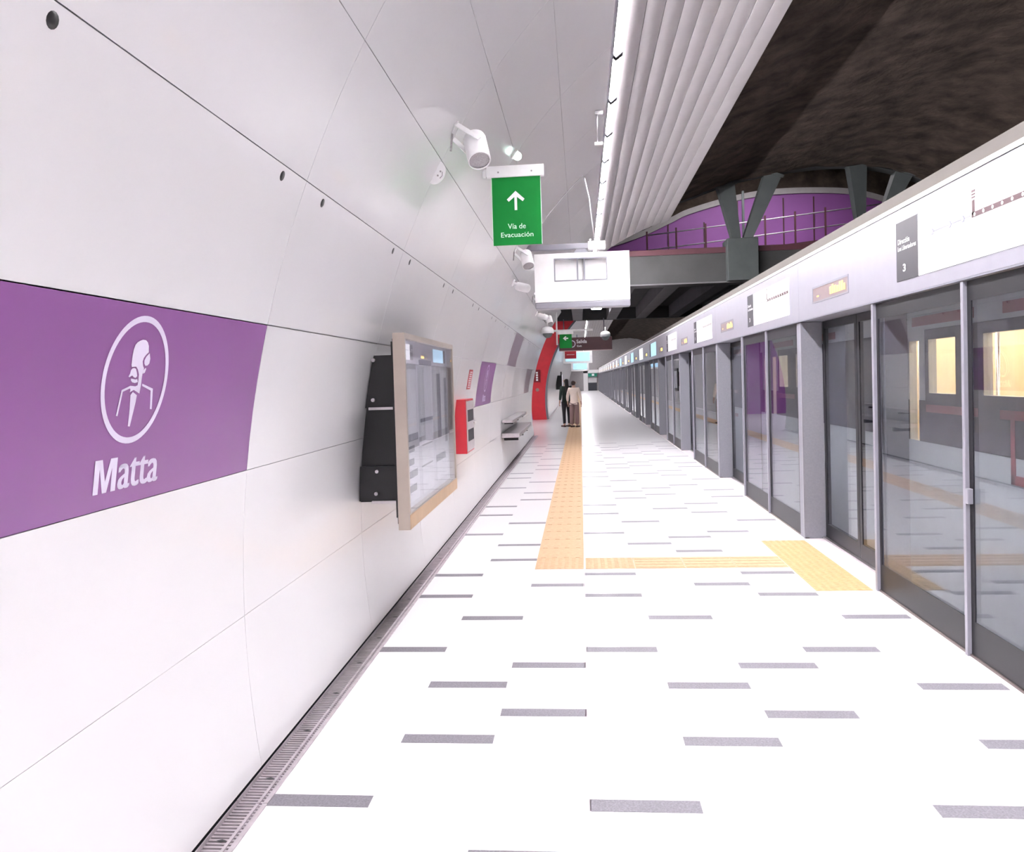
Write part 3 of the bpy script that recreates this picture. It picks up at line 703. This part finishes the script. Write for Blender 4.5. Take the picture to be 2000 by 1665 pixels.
for z0, z1 in ((1.47, 1.80), (.88, 1.10)):
    mb = MB(); xw = W(0, ((math.asin((.5*(z0+z1)-ZC)/RR))-TB)/DT).x+.006
    holes_ = [(z0+.03, z1-.03)]
    for yy in (5.06, 6.05):
        v = [(W(0, (math.asin((z-ZC)/RR)-TB)/DT, .006).x, z) for z in (z0, (z0+z1)/2, z1)]
        pts = v+[(-1.116, z1), (-1.116, z0)]
        a = [Vector((x, yy, z)) for x, z in pts]; b = [p+Vector((0, .1, 0)) for p in a]; k = len(a)
        mb.add(a+b, [tuple(range(k)), tuple(range(2*k-1, k-1, -1))]+[((i+1) % k, i, k+i, k+(i+1) % k) for i in range(k)])
    parts(mb, 'bracket_arm', BLACK, case)
    mb = MB()
    mb.box(-1.33, -1.116, 5.035, 5.065, z0-.012, z0+.004); part(mb, 'bracket_shelf', STEEL, case)
    mb = MB(); mb.cyl((-1.30, 5.05, z0+.05), (-1.30, 5.03, z0+.05), .012, n=8); mb.cyl((-1.29, 5.05, z1-.03), (-1.29, 5.03, z1-.03), .012, n=8); parts(mb, 'bolt', STEEL, case)
mb = MB()
v = [(W(0, (math.asin((z-ZC)/RR)-TB)/DT, .004).x, z) for z in (.87, 1.0, 1.2, 1.4, 1.6, 1.79)]
pts = v+[(-1.118, 1.79), (-1.118, .87)]; a = [Vector((x, 5.10, z)) for x, z in pts]; b = [p+Vector((0, 1.0, 0)) for p in a]; k = len(a)
mb.add(a+b, [tuple(range(k)), tuple(range(2*k-1, k-1, -1))]+[((i+1) % k, i, k+i, k+(i+1) % k) for i in range(k)]); part(mb, 'mounting_box', BLACK, case)

# ------------------------------------------------------------------ fire cabinet and its label
fc = empty('fire_cabinet', (-1.36, 8.75, .82), 'red fire extinguisher cabinet on the white wall beyond the information case', 'cabinet')
def wallx(z, off=0): return W(0, (math.asin((z-ZC)/RR)-TB)/DT, off).x
a0 = [Vector((wallx(z, -.002), 8.95, z)) for z in (.82, 1.1, 1.42)]
pts = a0+[Vector((-1.27, 8.95, 1.42)), Vector((-1.27, 8.95, .82))]; b0 = [p+Vector((0, .62, 0)) for p in pts]
mb = MB(); k = 5; mb.add(pts+b0, [tuple(range(k)), tuple(range(2*k-1, k-1, -1))]+[((i+1) % k, i, k+i, k+(i+1) % k) for i in range(k)]); part(mb, 'cabinet_body', RED, fc)
mb = MB(); mb.box(-1.27, -1.262, 8.97, 9.55, .84, 1.40); part(mb, 'cabinet_door', mat('pale grey cabinet door', (.55, .5, .52), .3), fc, .004)
mb = MB(); mb.box(-1.2615, -1.259, 9.03, 9.49, 1.17, 1.30); mb.box(-1.2615, -1.259, 9.03, 9.49, .95, 1.08); parts(mb, 'dark_pane', CHAR, fc)
mb = MB(); mb.cyl((-1.262, 9.5, 1.14), (-1.235, 9.5, 1.14), .012, n=8); part(mb, 'knob', STEEL, fc)
fl = empty('safety_label', tuple(W(9.62, .4)), 'narrow red safety label stuck on the wall above the fire cabinet', 'label')
mb = MB(); rws = [.41+.39*i/4 for i in range(5)]
mb.grid([[W(9.64, r_, .003) for r_ in rws], [W(9.95, r_, .003) for r_ in rws]]); mb.grid([[W(9.64, r_, 0) for r_ in rws], [W(9.64, r_, .003) for r_ in rws]]); part(mb, 'label_face', RED, fl)
mb = MB()
for i in range(8): mb.grid([[W(9.68+.01*(i % 3), .44+.043*i, .0045), W(9.68+.01*(i % 3), .463+.043*i, .0045)], [W(9.9, .44+.043*i, .0045), W(9.9, .463+.043*i, .0045)]])
tag(part(mb, 'label_print', PRINTW, fl), kind='stuff')

# ------------------------------------------------------------------ steel bench on the wall
bn = empty('wall_bench', (-1.25, 14.4, .6), 'stainless steel wall bench with seat slab and narrow back ledge', 'bench')
mb = MB(); mb.box(-1.418, -1.10, 14.4, 18.0, .60, .68); part(mb, 'seat', STEEL, bn, .01)
mb = MB(); mb.box(-1.405, -1.21, 14.4, 18.0, .862, .915); part(mb, 'back_ledge', STEEL, bn, .01)
for yy in (14.9, 16.2, 17.5):
    mb = MB(); mb.box(-1.425, -1.16, yy-.03, yy+.03, .52, .60); part(mb, 'bracket', BLACK, bn)
    mb = MB(); mb.box(-1.41, -1.25, yy-.02, yy+.02, .82, .862); part(mb, 'bracket', BLACK, bn)

# ------------------------------------------------------------------ ceiling devices
def speaker(y, row, lab, s=1.0, aim=(.20, -.50, -.84)):
    base = W(y, row); o = empty('loudspeaker', base, lab, 'loudspeaker', 'cylindrical loudspeakers along the vault')
    nrm = Wn(row); c = base+nrm*.155*s+Vector((0, 0, -.03*s)); d = Vector(aim).normalized()
    p = c-d*.105*s
    mb = MB(); mb.lathe(p, d, [(0, 0), (.0, .045*s), (.012*s, .062*s), (.03*s, .068*s), (.205*s, .068*s), (.21*s, .066*s), (.205*s, .060*s)], 24); part(mb, 'housing', WPLAS, o)
    mb = MB(); mb.lathe(p+d*.198*s, d, [(0, .062*s), (.004*s, .04*s), (.006*s, 0)], 24); part(mb, 'grille', GRILLE, o)
    side = d.cross(nrm).normalized()
    mb = MB()
    for sg in (-1, 1):
        a = c+side*.075*s*sg; mb.bar(a, base+side*.075*s*sg*.7+nrm*.004, .035*s, .006, side)
    mb.bar(base+side*.06*s+nrm*.006, base-side*.06*s+nrm*.006, .05*s, .008, nrm); part(mb, 'yoke', WPLAS, o)
    mb = MB(); mb.bar(base+Vector((0, -.01, .07*s))+nrm*.003, base+Vector((0, -.01, -.12*s))-nrm*.0+Vector((-.02, 0, 0)), .012, .01); part(mb, 'cable', GRILLE, o)
speaker(5.04, 3.30, 'big white cylindrical loudspeaker beside the green evacuation sign', 1.05)
speaker(9.75, 3.30, 'white cylindrical loudspeaker right below the green evacuation sign', 1.05)
speaker(14.3, 3.15, 'small white loudspeaker left of the monitor housing')
speaker(18.6, 3.1, 'small white loudspeaker just above the distant red arch')
dome = empty('wall_sensor', W(5.10, 2.85), 'white half round sensor plate on a wall joint below the near loudspeaker', 'sensor')
cc = W(5.10, 2.86, -.0); nrm = Wn(2.86); tg = Vector((0, 0, 1)).cross(nrm); tv = nrm.cross(Vector((0, 1, 0)))
mb = MB(); k = 20; fr = [cc+Vector((0, -.012, 0))+tv*.075*math.cos(math.pi*i/k)+nrm*.062*math.sin(math.pi*i/k) for i in range(k+1)]; bk = [p+Vector((0, .02, 0)) for p in fr]
mb.add(fr+bk, [tuple(range(k+1)), tuple(range(2*k+1, k, -1))]+[(i+1, i, k+1+i, k+2+i) for i in range(k)]); part(mb, 'plate', WPLAS, dome)
mb = MB(); f0 = cc+Vector((0, -.014, 0))
for a_, b_ in ((.018, .03), (-.012, .026)): mb.cyl(f0+tv*a_+nrm*b_, f0+tv*a_+nrm*b_+Vector((0, .004, 0)), .006, n=8)
mb.tube([f0+tv*(.002+.024*math.cos(t))+nrm*(.030+.020*math.sin(t)) for t in [-.4+.45*i-1.0 for i in range(0)]] or [f0+tv*.02+nrm*.042, f0+tv*.0+nrm*.052, f0-tv*.022+nrm*.046], .003, 6)
parts(mb, 'markings', GRILLE, dome)

# green evacuation sign, hung from an arm on the wall
SY = 6.3
sg = empty('evacuation_sign', (-.68, SY, 3.2), 'green evacuation sign with white up arrow hanging from the vault', 'sign')
mb = MB(); mb.box(-.676, -.235, SY-.02, SY+.02, 3.172, 3.26); hb = part(mb, 'hanger_bar', WPLAS, sg, .004)
mb = MB(); mb.box(-.637, -.266, SY-.008, SY+.008, 2.656, 3.175); fc_ = part(mb, 'sign_face', GREEN, sg)
mb = MB(); mb.box(-.641, -.637, SY-.009, SY+.009, 2.656, 3.172); mb.box(-.266, -.262, SY-.009, SY+.009, 2.656, 3.172); parts(mb, 'edge_strip', mat('pale edge', (.6, .8, .7), .3), sg)
mb = MB(); mb.bar((-.70, SY, 3.215), (-.66, SY, 3.215), .03, .05); mb.lathe((-.705, SY, 3.21), (1, 0, 0), [(0, .035), (.02, .035), (.025, .02)], 12); part(mb, 'wall_arm', WPLAS, sg)
mb = MB()
for x in (-.585, -.33): mb.cyl((x, SY-.022, 3.21), (x, SY-.019, 3.21), .007, n=8)
parts(mb, 'screw', GRILLE, sg)
fnS = lambda u, v: Vector((u, SY-.0095, v))
poly('arrow', [(-.467, 2.92), (-.447, 2.92), (-.447, 3.02), (-.403, 2.985), (-.389, 3.003), (-.457, 3.066), (-.525, 3.003), (-.511, 2.985), (-.467, 3.02)], fnS, PRINTW, sg)
lettering('sign_text', 'Vía de', fnS, -.523, -.385, 2.778, 2.818, mat('pale green print', (.6, .85, .68), .5), sg, .006)
lettering('sign_text', 'Evacuación', fnS, -.577, -.329, 2.715, 2.752, mat('pale green print', (.6, .85, .68), .5), sg, .006)
bl = empty('indicator_lamp', W(6.87, 3.98), 'small pale green dome lamp just above the green evacuation sign', 'lamp')
nrm = Wn(3.98); mb = MB(); mb.lathe(W(6.87, 3.98), nrm, [(0, .045), (.015, .045), (.02, .036)], 16); part(mb, 'base', WPLAS, bl)
mb = MB(); mb.lathe(W(6.87, 3.98)+nrm*.018, nrm, [(0, .036), (.025, .036), (.045, .028), (.055, .012), (.057, 0)], 16); part(mb, 'bulb', GBULB, bl)

# monitor housing seen from behind, on a cross pole
MY = 10.5
pole = empty('cross_pole', (-.66, MY+.1, 3.31), 'steel cross pole carrying the monitor housing', 'pole')
mb = MB(); mb.box(-.66, .36, MY+.06, MY+.14, 3.27, 3.345); part(mb, 'pole_tube', GREYL, pole, .01)
mb = MB(); mb.box(.14, .36, MY+.04, MY+.16, 3.255, 3.36); part(mb, 'pole_sleeve', WPLAS, pole, .005)
for x in (.17, .28):
    mb = MB(); mb.box(x-.012, x+.012, MY+.03, MY+.17, 3.25, 3.385); parts(mb, 'clamp', STEEL, pole)
mon = empty('monitor_housing', (.05, MY, 2.52), 'white monitor housing with recessed back hanging from the cross pole', 'monitor')
def slabXZ(mb, y0, y1, x0, x1, z0, z1, hs):
    xs_ = sorted({x0, x1, *[t for h in hs for t in h[:2]]}); zs = sorted({z0, z1, *[t for h in hs for t in h[2:]]})
    for a, b in zip(xs_, xs_[1:]):
        for c, d in zip(zs, zs[1:]):
            if not any(h[0] <= a and b <= h[1] and h[2] <= c and d <= h[3] for h in hs): mb.box(a, b, y0, y1, c, d)
    return mb
mb = MB(); slabXZ(mb, MY, MY+.09, -.55, .655, 2.60, 3.215, [(-.29, .364, 2.867, 3.14)]); part(mb, 'rear_shell', WPLAS, mon)
mb = MB(); mb.box(-.29, .364, MY+.09, MY+.11, 2.867, 3.14); part(mb, 'recess_back', WPLAS, mon)
mb = MB(); slabXZ(mb, MY-.004, MY, -.30, .374, 2.857, 3.15, [(-.285, .360, 2.872, 3.135)]); part(mb, 'recess_rim', GREYP, mon)
mb = MB(); mb.box(-.012, .008, MY+.03, MY+.09, 2.87, 3.14); mb.box(.075, .095, MY+.03, MY+.09, 2.87, 3.14); parts(mb, 'mount_bar', GREYP, mon)
mb = MB(); mb.box(-.55, .655, MY, MY+.22, 2.518, 2.598); part(mb, 'lower_shell', GREYL, mon, .012)
mb = MB(); mb.box(-.55, .655, MY+.11, MY+.22, 2.60, 3.215); part(mb, 'screen_case', GREYP, mon, .006)
mb = MB(); mb.bar((.05, MY+.1, 3.27), (.05, MY+.1, 3.14), .12, .06, (0, 1, 0), .32, .08); part(mb, 'hanger', GREYP, mon)
cb = empty('cable_conduit', W(10.45, 5.6), 'thin white conduit running down the vault to the cross pole', 'conduit')
mb = MB(); mb.tube([W(10.45, 3.95+1.5*i/8, .006) for i in range(9)], .005, 6); part(mb, 'wall_run', WPLAS, cb)
mb = MB(); p5 = W(10.45, 5.45, .03); mb.tube([p5, Vector((.17, 10.45, 3.88)), Vector((.22, 10.5, 3.37))], .008, 6); part(mb, 'drop', WPLAS, cb)
for yy, zz in ((8.3, .0), (9.1, .0)):
    pass
hr = empty('hanger_rod', W(8.35, 5.75, .03), 'thin hanging rod with clips beside the light line', 'rod')
mb = MB(); p = W(8.35, 5.75, .01); mb.tube([p, p+Vector((.0, 0, -.32))], .006, 6); part(mb, 'rod', STEEL, hr)
mb = MB(); mb.box(p.x-.03, p.x+.05, 8.33, 8.37, p.z-.335, p.z-.31); mb.box(p.x-.02, p.x+.06, 8.33, 8.37, p.z-.03, p.z-.0); parts(mb, 'clip', WPLAS, hr)
# bullet camera and dome cameras further along
def bullet(y, row, lab):
    b = W(y, row); o = empty('security_camera', b, lab, 'camera', 'white cameras along the vault'); nrm = Wn(row); c = b+nrm*.13
    mb = MB(); mb.lathe(c+Vector((-.06, .05, .02)), (.7, -.6, -.25), [(0, 0), (0, .05), (.01, .058), (.2, .058), (.2, 0)], 16); part(mb, 'body', WPLAS, o)
    mb = MB(); mb.cyl(b, c, .022, n=10); mb.lathe(b, nrm, [(0, .05), (.015, .05), (.02, .0)], 12); part(mb, 'mount', WPLAS, o)
bullet(11.0, 2.85, 'white bullet camera on the vault left of the monitor housing')
bullet(16.6, 2.9, 'white bullet camera under the monitor housing above the mauve panel')
def domecam(x, y, z, x_w, lab):
    o = empty('dome_camera', (x, y, z), lab, 'camera', 'white cameras along the vault')
    mb = MB(); mb.lathe((x, y, z+.16), (0, 0, -1), [(0, 0), (0, .05), (.03, .12), (.08, .15), (.17, .155), (.17, .12)], 20); part(mb, 'housing', WPLAS, o)
    mb = MB(); mb.lathe((x, y, z), (0, 0, -1), [(0, .125), (.06, .11), (.11, .06), (.125, 0)], 18); part(mb, 'bubble', mat('smoked dome', (.12, .13, .13), .1), o)
    mb = MB(); mb.tube([(x, y, z+.15), (x, y, z+.28), (x_w, y, z+.28)], .022, 8); part(mb, 'arm', WPLAS, o)
domecam(-.77, 20.0, 2.74, -.83, 'white dome camera on an arm before the red arch')
domecam(.78, 25.0, 2.86, .78, 'pale dome camera hanging under the bridge before the brown exit sign')
# distant sign gantry with second green sign
gy = 22.0
gp = empty('sign_pole', (-.8, gy, 2.9), 'thin white cross pole with rods before the red arch', 'pole')
mb = MB(); mb.cyl((-.86, gy, 2.9), (.36, gy, 2.9), .028, n=8); part(mb, 'cross_tube', WPLAS, gp)
mb = MB(); mb.cyl((-.60, gy, 3.92), (-.60, gy, 2.52), .022, n=8); part(mb, 'hanging_rod', WPLAS, gp)
g2 = empty('evacuation_sign', (-.37, gy, 2.63), 'small distant green sign with white left arrow before the red arch', 'sign')
mb = MB(); mb.box(-.53, -.205, gy-.05, gy-.03, 2.43, 2.80); part(mb, 'sign_face', GREEN, g2)
mb = MB(); mb.box(-.57, -.16, gy-.06, gy-.029, 2.80, 2.89); part(mb, 'hanger_bar', WPLAS, g2)
poly('arrow', [(-.44, 2.69), (-.37, 2.75), (-.345, 2.73), (-.385, 2.705), (-.30, 2.705), (-.30, 2.675), (-.385, 2.675), (-.345, 2.65), (-.37, 2.63)], lambda u, v: Vector((u, gy-.052, v)), PRINTW, g2)
# brown exit sign under the bridge
ey = 32.0
ex = empty('exit_direction_sign', (.3, ey, 2.7), 'long dark brown sign reading Salida hanging from the bridge', 'sign')
mb = MB(); mb.box(-.80, 1.25, ey-.06, ey+.06, 2.70, 3.20); part(mb, 'sign_box', SALIDA, ex)
mb = MB(); mb.box(-.80, 1.25, ey-.065, ey+.065, 2.675, 2.70); part(mb, 'lower_edge', mat('rose edge', (.45, .3, .3), .4), ex)
fe = lambda u, v: Vector((u, ey-.062, v))
lettering('sign_text', 'Salida', fe, -.12, .28, 2.97, 3.11, PRINTW, ex, .01)
lettering('sign_text', 'Exit', fe, -.10, .08, 2.83, 2.90, PRINTW, ex, .01)
mb = MB(); mb.lathe((-.30, ey-.061, 2.95), (0, -1, 0), [(0, .14), (.004, .14), (.004, .11), (0, .11)], 24); part(mb, 'round_logo', LILAC, ex)
for x in (-.6, .95):
    mb = MB(); mb.cyl((x, ey, 3.92), (x, ey, 2.95 if x > 0 else 3.2), .02, n=8); part(mb, 'hanging_rod', GREYL, ex)
# red sign and monitors in the far tunnel
rs = empty('red_sign', (-.4, 36, 2.5), 'red hanging sign below the brown exit sign', 'sign')
mb = MB(); mb.box(-.66, -.16, 35.95, 36.03, 2.48, 2.82); part(mb, 'sign_face', RED, rs)
mb = MB(); mb.box(-.58, -.24, 35.945, 35.95, 2.64, 2.66); part(mb, 'print_line', PRINTW, rs)
mb = MB(); mb.cyl((-.41, 36, 2.82), (-.41, 36, 3.87), .02, n=8); part(mb, 'hanging_rod', GREYL, rs)
def monitor(y, x0, x1, z0, z1, lab):
    o = empty('station_monitor', ((x0+x1)/2, y, z0), lab, 'monitor', 'monitors in the far tunnel')
    mb = MB(); mb.box(x0, x1, y, y+.25, z0, z1); part(mb, 'case', WPLAS, o, .01)
    mb = MB(); mb.box(x0+.12, x1-.12, y-.006, y, z0+.1, z1-.06); part(mb, 'screen', CYAN, o)
    mb = MB(); xm = (x0+x1)/2; mb.cyl((xm, y+.12, z1), (xm, y+.12, z1+.8), .035, n=8); mb.cyl((xm, y+.12, z1+.35), (W(0, (math.asin((z1+.35-ZC)/RR)-TB)/DT).x+.01, y+.12, z1+.35), .03, n=8); part(mb, 'bracket', GREYL, o)
monitor(40, -.82, .59, 2.34, 2.93, 'lit monitor in white case behind the red sign')
monitor(49, -.55, .52, 2.03, 2.62, 'smaller lit monitor further down the far tunnel')
i2 = empty('information_case', (-1.1, 46, .8), 'narrow dark information case on the far tunnel wall', 'display case')
mb = MB(); mb.box(-1.12, -1.05, 46, 48, .75, 2.0); part(mb, 'case_frame', BLACK, i2)
mb = MB(); mb.box(-1.05, -1.045, 46.15, 47.85, .9, 1.85); part(mb, 'poster_board', PAPERW, i2)
mb = MB(); mb.box(-1.39, -1.12, 46.5, 47.5, 1.0, 1.8); part(mb, 'bracket', BLACK, i2)

# ------------------------------------------------------------------ people
def skin(name, nodes, edges, m, root=0, sub=2):
    me = bpy.data.meshes.new(name); me.from_pydata([n[:3] for n in nodes], edges, []); o = new(name, me, m)
    o.modifiers.new('skin', 'SKIN').use_smooth_shade = True
    for v, n in zip(me.skin_vertices[0].data, nodes): v.radius = (n[3], n[4] if len(n) > 4 else n[3]); v.use_root = False
    me.skin_vertices[0].data[root].use_root = True
    s = o.modifiers.new('sub', 'SUBSURF'); s.levels = sub; s.render_levels = sub
    return o
SKINM = mat('skin', (.50, .30, .22), .5)
def person(x, y, yaw, h, lab, top, trou, hair, long_hair, wide, arm_out):
    root = empty('person', (x, y, 0), lab, 'person'); k = h/1.65
    c, s = math.cos(yaw), math.sin(yaw)
    def P(px, py, pz, *r): return (px*k, py*k, pz*k, *[q*k for q in r])
    sh = .155; ax = .235+arm_out
    nodes = [P(0, 0, .92, .115, .085), P(0, .005, 1.10, .095, .075), P(0, 0, 1.30, .12, .08), P(0, -.01, 1.40, .05), P(0, .0, 1.47, .042), P(0, .02, 1.56, .072, .085), P(0, .02, 1.62, .05, .06),
             P(-sh, 0, 1.34, .05), P(-ax, -.02, 1.08, .038), P(-ax-.015, .03, .86, .028), P(-ax-.015, .05, .78, .026, .02),
             P(sh, 0, 1.34, .05), P(ax, -.02, 1.08, .038), P(ax+.015, .03, .86, .028), P(ax+.015, .05, .78, .026, .02),
             P(-.085, 0, .84, .085), P(-.09, .01, .48, .055), P(-.09, -.02, .08, .038), P(-.095, .12, .03, .035, .025),
             P(.085, 0, .84, .085), P(.09, .01, .48, .055), P(.09, -.02, .08, .038), P(.095, .12, .03, .035, .025)]
    edges = [(0, 1), (1, 2), (2, 3), (3, 4), (4, 5), (5, 6), (2, 7), (7, 8), (8, 9), (9, 10), (2, 11), (11, 12), (12, 13), (13, 14), (0, 15), (15, 16), (16, 17), (17, 18), (0, 19), (19, 20), (20, 21), (21, 22)]
    b = skin('body', nodes, edges, SKINM)
    b.parent = root
    # fingers and thumb, small as they are
    fg = MB()
    for sx in (-1, 1):
        hx, hy, hz = sx*(ax+.015)*k, .05*k, .77*k
        for i, ln in enumerate((.055, .065, .068, .05)): fg.cyl((hx, hy+(-.022+.015*i)*k, hz), (hx-sx*.012*k, hy+(-.018+.015*i)*k, hz-ln*k), .0075*k, .006*k, 6)
        fg.cyl((hx, hy+.025*k, hz+.01*k), (hx-sx*.02*k, hy+.05*k, hz-.03*k), .009*k, .007*k, 6)
    parts(fg, 'finger', SKINM, root, 0., False)
    # top
    t = skin('top', [P(0, 0, .93, .15, .11), P(0, .005, 1.1, .135, .10), P(0, 0, 1.28, .15, .10), P(0, -.01, 1.375, .075), P(-sh-.01, 0, 1.34, .068), P(-ax, -.02, 1.08, .055), P(-ax-.012, .02, .90, .045), P(sh+.01, 0, 1.34, .068), P(ax, -.02, 1.08, .055), P(ax+.012, .02, .90, .045), P(0, 0, .84, .155, .115)],
             [(0, 1), (1, 2), (2, 3), (2, 4), (4, 5), (5, 6), (2, 7), (7, 8), (8, 9), (0, 10)], top); t.parent = root
    ww = .085 if wide else .062; wb = .085 if wide else .05
    tr = skin('trousers', [P(0, 0, .92, .135, .10), P(-.088, 0, .82, .10), P(-.092, .005, .46, ww), P(-.092, -.01, .09, wb), P(.088, 0, .82, .10), P(.092, .005, .46, ww), P(.092, -.01, .09, wb)], [(0, 1), (1, 2), (2, 3), (0, 4), (4, 5), (5, 6)], trou); tr.parent = root
    mb = MB()
    for sx in (-1, 1):
        mb.box((sx*.095-.045)*k, (sx*.095+.045)*k, -.07*k, .18*k, 0, .055*k)
    parts(mb, 'shoe', mat('dark brown shoes', (.05, .025, .02), .5), root, .02, False)
    hn = [P(0, .0, 1.60, .088, .098), P(0, -.045, 1.55, .085, .08), P(0, -.06, 1.46, .07, .05)]; he = [(0, 1), (1, 2)]
    if long_hair: hn += [P(0, -.085, 1.32, .10, .05), P(0, -.10, 1.16, .085, .04)]; he += [(2, 3), (3, 4)]
    hh = skin('hair', hn, he, hair); hh.parent = root
    f = MB()   # face: brow and nose ridge, eyes, mouth, ears
    f.lathe((0, .10*k, 1.555*k), (0, 1, -.2), [(0, .014*k), (.012*k, .009*k), (.02*k, 0)], 8)
    for sx in (-1, 1): f.lathe((sx*.078*k, .02*k, 1.555*k), (sx, 0, 0), [(0, .022*k), (.012*k, .016*k), (.014*k, 0)], 8)
    parts(f, 'nose_and_ear', SKINM, root, 0., False)
    f = MB()
    for sx in (-1, 1): f.lathe((sx*.03*k, .098*k, 1.575*k), (0, 1, 0), [(0, .011*k), (.005*k, 0)], 8)
    parts(f, 'eye', BLACK, root, 0., False)
    f = MB(); f.box(-.022*k, .022*k, .095*k, .104*k, 1.508*k, 1.518*k); f.build('mouth', mat('lips', (.4, .12, .12), .5), root)
    root.rotation_euler = (0, 0, yaw)
    return root
HAIR = mat('black hair', (.012, .009, .010), .45); HAIRB = mat('dark brown hair', (.03, .012, .010), .5)
p1 = person(-.50, 27.45, R(28), 1.63, 'standing person in dark clothes with long black hair on the platform', mat('dark green top', (.02, .035, .03), .8), mat('black trousers', (.018, .016, .022), .8), HAIR, True, False, -.02)
p2 = person(-.235, 27.1, R(-20), 1.56, 'standing person seen from behind in cream jacket and wide brown trousers', mat('cream jacket', (.86, .72, .64), .8), mat('brown trousers', (.27, .17, .165), .85), HAIRB, False, True, .0)

for n in ('backlit white map face', 'amber led letters', 'bluish video screen', 'pale green lamp'):   # dim emitters need no direct sampling
    bpy.data.materials[n].cycles.emission_sampling = 'NONE'
